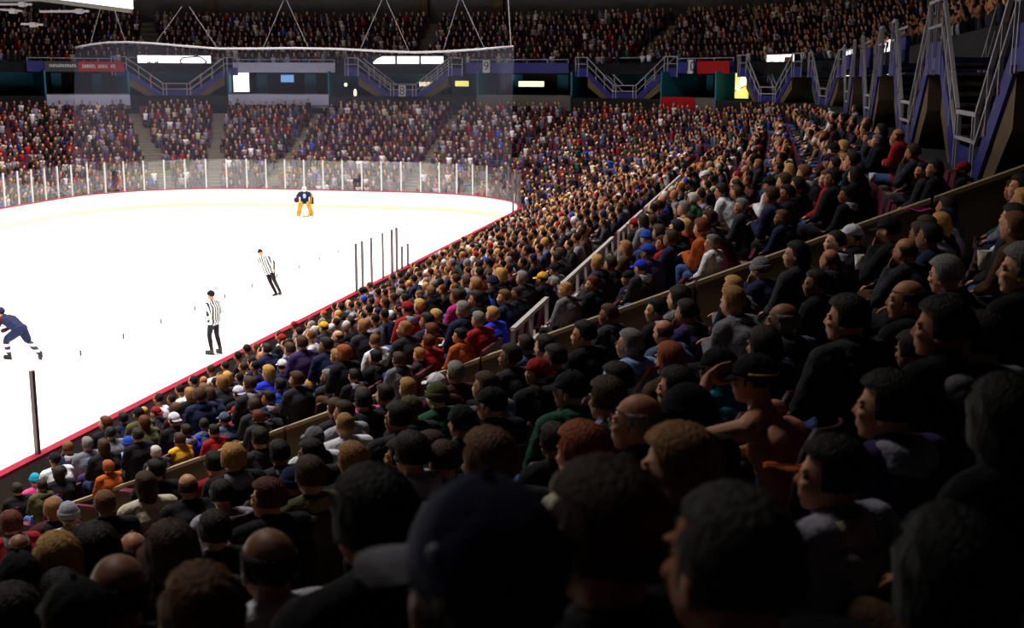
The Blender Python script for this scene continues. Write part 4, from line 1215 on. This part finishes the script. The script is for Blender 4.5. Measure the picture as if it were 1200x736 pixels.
for (px, py), c in (((680, 529), 'cream'), ((571, 539), 'slate'), ((1012, 363), 'lightgrey'), ((1042, 357), 'lightgrey'), ((1038, 473), 'purple'), ((973, 553), 'cream'), ((858, 352), 'lightgrey'), ((363, 556), 'tan'), ((306, 537), 'lightgrey'), ((669, 455), 'green'), ((916, 374), 'slate')): collar(find(px, py), c)
def glasses(k):
    J = POSES[placed[k]['pose']]; H = V(J['head']); r = J['rot']; T_ = lambda x, y, z: H+r @ V((x, y, z))
    mb = MB()
    for sx in (-1, 1):
        mb.tube([T_(sx*.031+.022*math.cos(a), .1, .008+.018*math.sin(a)) for a in np.linspace(0, 2*PI, 13)], .002, 5); mb.tube([T_(sx*.055, .098, .01), T_(sx*.082, .0, .008)], .002, 5)
    mb.tube([T_(-.009, .102, .012), T_(.009, .102, .012)], .002, 5); child_of(k, 'glasses', mb, m_postd)
for q in ((745, 491), (737, 402), (1060, 293), (251, 543)): glasses(find(*q))
# jersey details at the bottom left
k = find(313, 657); J = POSES[placed[k]['pose']]
jb = body_prims(J, .021, legs=False, full=False); me = remesh(jb, .014, 3, .5, wrinkle=.003)
bm = bmesh.new(); bm.from_mesh(me); bmesh.ops.bisect_plane(bm, geom=bm.verts[:]+bm.edges[:]+bm.faces[:], plane_co=(0, 0, .97), plane_no=(0, 0, -1), clear_outer=True); bm.to_mesh(me); bm.free()
me.materials.append(m_cloth); link('jersey_yoke', me, placed[k]['obj'], color=CC['lightgrey'], label='light grey jersey shoulders with a small dark emblem')
g = glyph('RbK', 0, 0, m_ink, placed[k]['obj'], size=.06); g.data.transform(Matrix.Identity(4)); g.location = (0, -.128, 1.0); g.rotation_euler = (PI/2-.25, 0, 0)
g.name = 'emblem'

# the shirtless man
p = SHIRTLESS; J = seated(.30, 'visor', turn=.1, nod=.05); POSES['visor'] = J
bs = body_set('visor', 1, J, shirtless=True)
(x, y), n = path(p['s'], p['d']); x, y = root_xy(p, face_rz(n, .15))
t = make_person((x, y, p['z']), face_rz(n, .15), 'visor', 'cap:black', 'black', 1, skin=hx('c08468'), trousers='navy', label='shirtless man in a black cap shading his eyes with a raised arm', group=None, scale=p['sc'], bset=bs)
link('visor_stripe', MB().tube([V(J['head'])+V((.094*math.cos(a), -.014+.112*math.sin(a), .05)) for a in np.linspace(PI, 2*PI, 13)], .005, 5).mesh('cap_trim', m_cloth, True), t, color=CC['yellow'])

k = 1; H = V(POSES[placed[k]['pose']]['head']); R_ = POSES[placed[k]['pose']]['rot']
for ch in placed[k]['obj'].children:
    for g in ch.children:
        if g.name.startswith('brim'): g.color = (*CC['grey'], 1); g['label'] = 'pale grey brim'; g.rotation_euler = (0, 0, .75); g.scale = (.8, .92, .9)
bd = MB()
for u, w_ in ((-.075, .075), (.0, .095)): bd.ell(H+R_ @ V((u, -.055-.04*(w_ > .08), .04+w_*.5)), (.008, .008, .008), None, 8, 6)
bd.build('badge', m_white0, placed[k]['obj'], smooth=True)
# things in the crowd: a drink cup, popcorn, pennant, draped coat
def at_near(px, py, depth): v = ray(px, py); v = v/(v@fw); return V(v*depth+np.array([0, 0, EYE]))

def item(px, py, near_px, name, label, cat, build, dz=-.25, sc_=1.0):
    q = placed[find(*near_px)]; o = thing(name, label, cat, at_near(px, py, q['depth']+dz)); build(o); o.scale = (sc_,)*3; return o
def cup(o, c1, c2):
    mb = MB(); n = 14; vs = []; fs = []
    for r_, z in ((.0, -.06), (.03, -.06), (.043, .06), (.039, .06), (.027, -.05), (0, -.05)): vs += [(r_*math.cos(2*PI*i/n), r_*math.sin(2*PI*i/n), z) for i in range(n)]
    for j in range(5): fs += [(j*n+i, j*n+(i+1) % n, (j+1)*n+(i+1) % n, (j+1)*n+i) for i in range(n)]
    mb.add(vs, fs).build('cup_wall', m_cloth, o, smooth=True, color=CC[c1]); MB().tube([(0.0, 0, .052), (0, 0, .056)], .038, 12).build('contents', m_cloth, o, color=CC[c2])
item(1007, 307, (1060, 293), 'paper_cup', 'white and yellow paper cup held beside the balding man with glasses', 'cup', lambda o: cup(o, 'white', 'yellow'))
item(1022, 208, (1069, 178), 'paper_cup', 'small white paper cup in the dark row beyond the concrete wall', 'cup', lambda o: cup(o, 'white', 'cream'))
item(1153, 305, (1107, 320), 'paper_cup', 'pale paper cup right of the grey-haired man leaning forward', 'cup', lambda o: cup(o, 'cream', 'white'))
def sheet(o, c):
    vs = [(-.16+.04*i, y, .015*math.sin(i*1.1)+z) for z in (0, .006) for y in (-.06, .06) for i in range(9)]; fs = []
    for i in range(8): fs += [(i, 9+i, 10+i, i+1), (18+i, 19+i, 28+i, 27+i), (i, i+1, 19+i, 18+i), (9+i, 27+i, 28+i, 10+i)]
    fs += [(0, 18, 27, 9), (8, 17, 35, 26)]; MB().add(vs, fs).build('folded_cloth', m_cloth, o, smooth=True, color=CC[c])
    MB().tube([(-.14, .0, .016), (.0, .0, .02), (.14, 0, .014)], .006, 6).build('hem', m_cloth, o, color=CC[c])
item(1076, 246, (1092, 194), 'scarf', 'bright pink folded scarf lying on top of the concrete wall', 'scarf', lambda o: sheet(o, 'magenta'), -.9)
item(922, 548, (973, 553), 'scarf', 'orange folded scarf beside the shirtless man', 'scarf', lambda o: sheet(o, 'orange'), .9, .5)
def pennant(o):
    MB().hexa([(-.02, 0, 0), (.0, 0, 0), (.0, .012, 0), (-.02, .012, 0)], [(.12, -.05, .24), (.14, -.05, .24), (.14, -.038, .24), (.12, -.038, .24)]).build('stick', m_cloth, o, color=CC['yellow'])
    MB().hexa([(.06, -.03, .14), (.06, -.02, .14), (.10, -.04, .24), (.10, -.05, .24)], [(.22, -.03, .24), (.22, -.02, .24), (.21, -.04, .27), (.21, -.05, .27)]).build('flag', m_cloth, o, color=CC['red'])
item(743, 462, (745, 491), 'pennant', 'small red pennant on a yellow stick behind the bald man', 'pennant', pennant, 1.2, .55)

# ---------------------------------------------------------------- seats of the near block
SEAT = {}
def seat_meshes():
    vs = []; fs = []; nu, nv = 9, 6
    for lay in (0, 1):
        for j in range(nv+1):
            v = j/nv; z = .40+.50*v; half = .225*(1 if v < .7 else math.sqrt(max(.05, 1-((v-.7)/.3)**2*.75)))
            for i in range(nu):
                u = -1+2*i/(nu-1); vs.append((u*half, -.19-.07*v+.05*u*u*.9-(.025 if lay else 0), z))
    o = (nv+1)*nu
    for j in range(nv):
        for i in range(nu-1):
            a = j*nu+i; fs.append((a, a+1, a+nu+1, a+nu)); fs.append((o+a, o+a+nu, o+a+nu+1, o+a+1))
    for i in range(nu-1): fs.append((nv*nu+i, nv*nu+i+1, o+nv*nu+i+1, o+nv*nu+i)); fs.append((i, o+i, o+i+1, i+1))
    for j in range(nv): fs.append((j*nu, j*nu+nu, o+j*nu+nu, o+j*nu)); fs.append((j*nu+nu-1, o+j*nu+nu-1, o+j*nu+2*nu-1, j*nu+2*nu-1))
    SEAT['backrest'] = MB().add(vs, fs).mesh('backrest', m_seat, True)
    SEAT['seat_pan'] = MB().hexa([(-.21, -.2, .37), (.21, -.2, .37), (.2, .2, .39), (-.2, .2, .39)], [(-.21, -.2, .41), (.21, -.2, .41), (.2, .2, .43), (-.2, .2, .43)]).mesh('seat_pan', m_seat)
    SEAT['armrest'] = MB().bar((.25, -.2, .62), (.25, .12, .62), .045, .03).bar((.25, -.12, .62), (.25, -.1, .0), .03, .05).mesh('armrest', m_black)
seat_meshes()
sn = 0
for p in sorted(people, key=lambda p: p['depth']):
    if not p['front']: continue
    if sn >= 200: break
    (x, y), n = path(p['s'], ROW(p['i']))
    t = thing('arena_seat', 'dark folding seat in %s row, %s seat before wall, under the %s' % (ROWS_WORD[p['i']], ordw(p['no']), 'shirtless man' if p.get('ex') == 'shirtless' else CW.get(p['top'], p['top'])+' jacket'), 'seat', (x-n[0]*-.04, y-n[1]*-.04, p['z']), face_rz(n), 'dark folding seats of the near block')
    for q in ('backrest', 'seat_pan', 'armrest'): link(q, SEAT[q], t)
    sn += 1

# ---------------------------------------------------------------- everybody else: one crowd mesh, one mesh of seats
def lowcap(p0, p1, r0, r1, n, tag, fl=None):
    mb = MB(); mb.cap(p0, p1, r0, r1, n, 1 if n < 6 else 2, fl); return mb.v, mb.f, tag
def template(big, pose):
    P = []; ln = {'a': .1, 'b': .3, 'c': .02}[pose]; C = (0, .02+ln*.5, .9-ln*.15); N = (0, C[1]+.03, 1.0-ln*.1); Hh = (0, N[1]+.03+ln*.1, N[2]+.175)
    n = 7 if big else 5
    P.append(lowcap((0, 0, .56), C, .15, .155, n+1, 2, ((0, 1, 0), .82)))
    P.append(lowcap((-.13, C[1], .95-ln*.1), (.13, C[1], .95-ln*.1), .085, .085, n, 2))
    for sx in (-1, 1):
        if big:
            el = (sx*.23, C[1]+.07, .72-ln*.05); P.append(lowcap((sx*.18, C[1], .96-ln*.1), el, .06, .05, 5, 2)); P.append(lowcap(el, (sx*.06, .32+ln*.2, .68), .047, .035, 5, 2))
            P.append(lowcap((sx*.06, .33+ln*.2, .68), (sx*.04, .38+ln*.2, .67), .035, .03, 5, 1))
        P.append(lowcap((sx*.1, .03, .5), (sx*.14, .43, .53), .09, .065, 5, 3)); P.append(lowcap((sx*.14, .43, .5), (sx*.13, .42, .08), .06, .045, 5, 3))
    P.append(lowcap((N[0], N[1], N[2]-.02), (0, Hh[1]-.01, Hh[2]-.05), .055, .05, 5, 1))
    mb = MB(); mb.ell((Hh[0], Hh[1], Hh[2]), (.075, .09, .115), None, 8 if big else 6, 6 if big else 5); P.append((mb.v, mb.f, 1))
    mb = MB(); mb.ell((Hh[0], Hh[1]-.022, Hh[2]+.03), (.085, .092, .1), None, 8 if big else 6, 6 if big else 4); P.append((mb.v, mb.f, 0))
    if big: mb = MB(); mb.cap((0, Hh[1]+.085, Hh[2]), (0, Hh[1]+.1, Hh[2]-.02), .01, .012, 5, 1); P.append((mb.v, mb.f, 1))
    vs = []; fs = []; tg = []
    for v, f, t in P:
        k = len(vs); vs += v; fs += [tuple(i+k for i in q) for q in f]; tg += [t]*len(v)
    # triangulate
    tr = [(q[0], q[j], q[j+1]) for q in fs for j in range(1, len(q)-1)]
    return np.array(vs, 'f'), np.array(tr, 'i'), np.array(tg)
TPL = {(b, q): template(b, q) for b in (True, False) for q in 'abc'}
# upper deck sitters
up_ = []
for i in range(NU-1):
    d = DW+1.3+.8*i+.1; s = 1.0+rr.uniform(0, .4)
    while s < S_MAX-1:
        k = stretch(s, d); s += rr.uniform(.42, .6)/k
        if min(abs(s-a) for a in (S1-8.7, S2-8.7, S3-6.5, S2+8.9, LS-10))*k < .6: continue
        if rr.random() < .07: continue
        (x, y), nn = path(s, d); z = fu(i)
        if not in_view((x, y, z+1)): continue
        if i == 0 and False: continue
        up_.append(dict(s=s, d=d, z=z, sc=rr.uniform(.93, 1.06), hair=rr.choice(hair_pool), top=rr.choice(top_pool), depth=99))
vA = []; fA = []; cA = []; base = 0
rest_all = rest+up_
for p in rest_all:
    (x, y), n = path(p['s'], p['d']); big = p['depth'] < 45
    v, f, tg = TPL[(big, rr.choice('aabc'))]
    a = face_rz(n)+rr.uniform(-.35, .35); c, s_ = math.cos(a), math.sin(a); q = v*np.array([p['sc']*rr.uniform(.95, 1.08), p['sc'], p['sc']])
    vA.append(np.stack([x+q[:, 0]*c-q[:, 1]*s_, y+q[:, 0]*s_+q[:, 1]*c, p['z']+q[:, 2]], 1)); fA.append(f+base); base += len(v)
    kind, _, hc = p['hair'].partition(':'); hc = hc or 'dark'
    hcol = CC[hc] if kind in ('cap', 'beanie') else HC[hc]
    if kind == 'bald': hcol = SK[rr.randrange(6)]
    br = rr.uniform(.75, 1.35)
    pal = np.array([hcol, SK[rr.randrange(5)], [u*br for u in CC[p['top']]], CC[rr.choice(['black', 'denim', 'charcoal', 'navy'])]])
    cA.append(pal[tg])
vA = np.concatenate(vA).astype('f'); fA = np.concatenate(fA).astype('i'); cA = np.concatenate(cA).astype('f')
def npmesh(name, v, f, c, m):
    me = bpy.data.meshes.new(name); me.vertices.add(len(v)); me.vertices.foreach_set('co', v.ravel()); k = f.shape[1]
    me.loops.add(f.size); me.loops.foreach_set('vertex_index', f.ravel()); me.polygons.add(len(f))
    me.polygons.foreach_set('loop_start', np.arange(0, f.size, k, dtype='i')); me.polygons.foreach_set('loop_total', np.full(len(f), k, 'i')); me.update(calc_edges=True)
    if c is not None:
        at = me.color_attributes.new('garment', 'FLOAT_COLOR', 'POINT'); at.data.foreach_set('color', np.concatenate([c, np.ones((len(c), 1), 'f')], 1).ravel().astype('f'))
    me.polygons.foreach_set('use_smooth', np.ones(len(f), bool)); me.materials.append(m); return me
m_crowd = bpy.data.materials.new('crowd_garments'); m_crowd.use_nodes = True; nt = m_crowd.node_tree
ca_ = nt.nodes.new('ShaderNodeVertexColor'); ca_.layer_name = 'garment'; nt.links.new(ca_.outputs[0], nt.nodes['Principled BSDF'].inputs['Base Color'])
nt.nodes['Principled BSDF'].inputs['Roughness'].default_value = .8; nt.nodes['Principled BSDF'].inputs['Specular IOR Level'].default_value = .2
link('seated_crowd', npmesh('seated_crowd', vA, fA, cA, m_crowd), label='thousands of seated spectators filling the far and upper stands', cat='crowd', kind='stuff')
print('crowd', len(rest_all), 'tris', len(fA), 'people', len(people), 'placed', len(placed), 'near depth max', near[-1]['depth'] if near else None)
# seats of the other blocks
sv = np.array([(-.22, -.24, .4), (.22, -.24, .4), (.22, -.2, .4), (-.22, -.2, .4), (-.2, -.3, .86), (.2, -.3, .86), (.2, -.26, .86), (-.2, -.26, .86),
               (-.22, -.2, .38), (.22, -.2, .38), (.21, .2, .38), (-.21, .2, .38), (-.22, -.2, .43), (.22, -.2, .43), (.21, .2, .43), (-.21, .2, .43)], 'f')
bx = [(3, 2, 1, 0), (4, 5, 6, 7), (0, 1, 5, 4), (1, 2, 6, 5), (2, 3, 7, 6), (3, 0, 4, 7)]
sf = np.array(bx+[tuple(i+8 for i in q) for q in bx], 'i')
vS = []; fS = []; b0 = 0
fr = set(id(p) for p in people if p['front'])
for p in auto+placed+up_:
    if p.get('front') and not p.get('empty') and id(p) in fr: continue
    d = ROW(p['i']) if 'i' in p else p['d']
    (x, y), n = path(p['s'], d); a = face_rz(n); c, s_ = math.cos(a), math.sin(a)
    vS.append(np.stack([x+sv[:, 0]*c-sv[:, 1]*s_, y+sv[:, 0]*s_+sv[:, 1]*c, p['z']+sv[:, 2]], 1)); fS.append(sf+b0); b0 += 16
me = npmesh('stand_seats', np.concatenate(vS).astype('f'), np.concatenate(fS), None, mat('stand_seat_plastic', hx('5a2030'), rough=.5, noise=.15, scale=2))
me.polygons.foreach_set('use_smooth', np.zeros(len(me.polygons), bool))
link('stand_seats', me, label='rows of dark red plastic seats under the crowd in the far stands', cat='seats', kind='stuff')
# aisle steps
for k, a in enumerate(AISLES):
    st = thing('aisle_stair', 'narrow concrete aisle stair between seat blocks, %s counted from the camera side' % ROWS_WORD[k], 'stair')
    for i in range(N_BACK-1):
        for h in (0, 1):
            d0 = ROW(i)-.42+.85*h*.5; z = fz(ROW(i), False, a)+(fz(ROW(i+1), False, a)-fz(ROW(i), False, a))*.5*h
            if h == 0: continue
            (x, y), n = path(a, d0+.21)
            o = link('step', SEAT.setdefault('step', MB().box((0, 0, 0), (1.0, .42, .16)).mesh('step', m_conc)), st); o.location = (x, y, z-.07); o.rotation_euler = (0, 0, math.atan2(n[1], n[0])-PI/2)

# ---------------------------------------------------------------- figures on the ice
def stand(P=(0, 0, .98), C=(0, 0, 1.33), N=(0, .02, 1.50), head=None, turn=0, nod=0, feet=((-.11, 0), (.11, 0)), knees=None, hands=None, elbows=None, tz=.145, toes=None, curl=.5, grip=False):
    J = dict(P=P, C=C, N=N); Nv = V(N); ax = (V(N)-V(P)).normalized()
    J['S0'] = tuple(Nv+V((-.185, -.0, -.045))); J['S1'] = tuple(Nv+V((.185, 0, -.045)))
    for k, sx in ((0, -1), (1, 1)):
        J['H%d' % k] = (P[0]+sx*.095, P[1], P[2]-.04); fx, fy = feet[k]; J['A%d' % k] = (fx, fy, tz)
        J['K%d' % k] = knees[k] if knees else tuple((V(J['H%d' % k])+V(J['A%d' % k]))/2+V((0, .05, .0)))
        tt = toes[k] if toes else (.25*sx, 1); J['T%d' % k] = (fx+tt[0]*.2, fy+tt[1]*.2, tz)
        J['E%d' % k] = elbows[k] if elbows else tuple(V(J['S%d' % k])+V((sx*.07, -.03, -.27)))
        J['W%d' % k] = hands[k] if hands else tuple(V(J['S%d' % k])+V((sx*.05, .08, -.5)))
        dd = V(J['W%d' % k])-V(J['E%d' % k]); J['D%d' % k] = tuple(dd.normalized()+V((0, .15, -.1))); J['N%d' % k] = (-sx*.8, .3, -.2)
    J['head'] = head or tuple(Nv+V((0, .04, .185))); J['rot'] = Matrix.Rotation(turn, 3, 'Z') @ Matrix.Rotation(-nod, 3, 'X'); J['curl'] = curl; J['grip'] = grip
    return J
def helmet(t, J, col, visor=True):
    h = link('helmet', HAT[('cap', 1)], t, color=CC[col]); h.location = J['head']; h.rotation_euler = J['rot'].to_euler(); h.scale = (1.1, 1.1, 1.12)
    return h
# official by the near boards, facing across the ice
J = stand(turn=.1, nod=.12, feet=((-.10, .03), (.12, -.10)), knees=((-.1, .09, .55), (.11, .0, .55)), elbows=((-.27, -.06, 1.2), (.27, -.06, 1.2)), hands=((-.10, .19, 1.02), (.10, .19, 1.03)))
bs = dict(body_set('official_standing', 1, J, ice=True)); bs['jacket'] = bs['jacket'].copy(); bs['jacket'].materials.clear(); bs['jacket'].materials.append(m_stripe)
q = at_z(252, 415, 0); 
t = make_person((q.x, q.y, 0), PI/2-.25, 'official_standing', 'buzz:black', 'white', 1, skin=SK[2], trousers='black', label='hockey official in black and white stripes standing upright beside the near boards', bset=bs, scale=1.0); helmet(t, J, 'black')
# official gliding, leaning, facing the camera
J = stand(P=(0, 0, .96), C=(.02, .04, 1.30), N=(.03, .08, 1.47), turn=.35, nod=.1, feet=((-.20, .1), (.12, -.12)), knees=((-.16, .14, .54), (.10, .02, .56)), elbows=((-.28, .0, 1.18), (.30, .02, 1.20)), hands=((-.30, .16, .96), (.06, .24, 1.26)))
bs = dict(body_set('official_gliding', 1, J, ice=True)); bs['jacket'] = bs['jacket'].copy(); bs['jacket'].materials.clear(); bs['jacket'].materials.append(m_stripe)
q = at_z(326, 347, 0)
t = make_person((q.x, q.y, 0), PI-.15, 'official_gliding', 'buzz:black', 'white', 1, skin=SK[2], trousers='black', label='hockey official in stripes gliding mid-ice with legs apart and arm bent', bset=bs); helmet(t, J, 'black')
t.rotation_euler = (0, math.radians(20), PI-.15)
# skater at the left edge, bent forward, skating out of the picture
J = stand(P=(0, -.12, .86), C=(0, .20, 1.08), N=(0, .36, 1.17), head=(0, .50, 1.30), nod=-.2, feet=((-.10, .22), (.16, -.62)), knees=((-.12, .30, .54), (.14, -.25, .50)), elbows=((-.30, .38, .92), (.30, .30, .9)), hands=((-.16, .60, .78), (.14, .52, .76)), toes=((0, 1), (.5, .8)), curl=1.0, grip=True)
q = at_z(22, 421, 0)
bs = dict(body_set('skater', 1, J, ice=True))
tb = body_prims(J, .035, arms=False, torso=False); 
t = make_person((q.x, q.y, 0), PI/2-.1, 'skater', 'buzz:black', 'navy', 1, skin=SK[2], trousers='navy', label='hockey skater in navy bent forward at the left edge of the ice', bset=bs); helmet(t, J, 'navy')
m_sock = strip_mat('sock_bands', hx('2a1838'), hx('e8dcd8'), 2, .16, .55, .2)
for k in (0, 1):
    K, A = V(J['K%d' % k]), V(J['A%d' % k]); MB().cap(K.lerp(A, .2), K.lerp(A, .85), .088, .07, 12, 3).build('sock', m_sock, t, smooth=True, label='dark sock with white bands')
    Hh, K = V(J['H%d' % k]), V(J['K%d' % k]); MB().cap(Hh, Hh.lerp(K, .8), .14, .115, 12, 3).build('padded_shorts', m_cloth, t, smooth=True, color=CC['navy'])
C, P = V(J['C']), V(J['P'])
for sx in (-1, 1):
    S, E = V(J['S%d' % (0 if sx < 0 else 1)]), V(J['E%d' % (0 if sx < 0 else 1)]); MB().cap(S, S.lerp(E, .3), .098, .09, 12, 3).build('shoulder_panel', m_cloth, t, smooth=True, color=CC['maroon'], label='red shoulder panel')
    MB().cap(E.lerp(V(J['W%d' % (0 if sx < 0 else 1)]), .85), V(J['W%d' % (0 if sx < 0 else 1)])+V((0, .07, -.02)), .06, .065, 10, 3).build('glove', m_cloth, t, smooth=True, color=CC['maroon'])
MB().bar(V(J['W0'])+V((.1, -.05, .25)), V((-.3, 1.35, .06)), .03, .022).bar((-.3, 1.33, .05), (-.02, 1.5, .05), .02, .07).build('stick', m_ink, t)
# goaltender
J = stand(P=(0, -.05, .78), C=(0, .10, 1.08), N=(0, .18, 1.24), nod=.15, feet=((-.33, .0), (.33, .0)), knees=((-.24, .16, .5), (.24, .16, .5)), elbows=((-.36, .12, 1.0), (.36, .12, 1.0)), hands=((-.36, .34, .82), (.38, .34, .86)), curl=1.0, grip=True)
q = at_z(357.5, 253, 0)
bs = dict(body_set('goaltender', 1, J, ice=True))
gt = make_person((q.x, q.y, 0), PI+.35, 'goaltender', 'buzz:dark', 'navy', 1, skin=SK[2], trousers='navy', label='goaltender in dark jersey, white mask and gold leg pads before the goal', bset=bs, scale=1.08)
m_pad = mat('gold_pads', hx('b5801e'), rough=.5, noise=.2, scale=6); m_white = mat('mask_white', (.8, .78, .76), rough=.3, noise=.05)
for k, sx in ((0, -1), (1, 1)):
    K, A = V(J['K%d' % k]), V(J['A%d' % k])
    d = (A-K).normalized(); mb = MB()
    for c0, c1 in ((-.32, .0), (.02, .22), (.24, .44), (.46, .62)):
        mb.cap(K+d*(c0*.62)+V((0, .06, 0)), K+d*(c1*.62)+V((0, .06, 0)), .12, .12, 10, 2, ((0, 1, 0), .6))
    mb.cap(K+d*.36+V((0, .08, 0)), A+V((0, .17, -.06)), .13, .11, 10, 2, ((0, 1, 0), .7))
    mb.build('leg_pad', m_pad, gt, smooth=True)
H = V(J['head'])
mk = MB().ell(H+V((0, .01, 0)), (.118, .135, .15), None, 20, 14); mk.cap(H+V((0, .1, -.07)), H+V((0, .11, -.1)), .06, .045, 10, 3); mk.build('mask', m_white, gt, smooth=True)
cg = MB()
for u in (-.045, -.015, .015, .045): cg.tube([H+V((u, .135, .055)), H+V((u, .155, 0)), H+V((u, .14, -.055))], .005, 5)
for w_ in (.04, 0, -.04): cg.tube([H+V((-.07, .12, w_)), H+V((0, .158, w_)), H+V((.07, .12, w_))], .005, 5)
cg.build('cage', m_ink, gt)
MB().cap((0, .10, 1.15), (0, .02, .92), .215, .22, 16, 4, ((0, 1, 0), .8)).build('chest_protector', m_cloth, gt, smooth=True, color=CC['navy'])
MB().cap((0, .285, 1.02), (0, .27, 1.12), .075, .08, 12, 2, ((0, 1, 0), .25)).build('emblem', m_cloth, gt, smooth=True, color=hx('9fb6c8'), label='pale blue-grey emblem on the chest')
for sx in (-1, 1): MB().cap((sx*.22, .12, 1.2), (sx*.34, .1, 1.06), .1, .095, 12, 3).build('shoulder_panel', m_cloth, gt, smooth=True, color=CC['maroon'])
MB().box((-.38, .42, .84), (.21, .1, .36)).build('blocker', m_cloth, gt, color=CC['maroon'])
MB().ell((.40, .42, .88), (.14, .09, .15)).ell((.40, .47, .88), (.09, .07, .1)).build('catching_glove', m_cloth, gt, smooth=True, color=CC['maroon'])
MB().bar((-.38, .45, 1.15), (-.30, .62, .45), .035, .025).bar((-.30, .62, .5), (-.2, .7, .08), .03, .09).bar((-.22, .7, .06), (.12, .78, .05), .03, .09).build('stick', m_pad, gt)
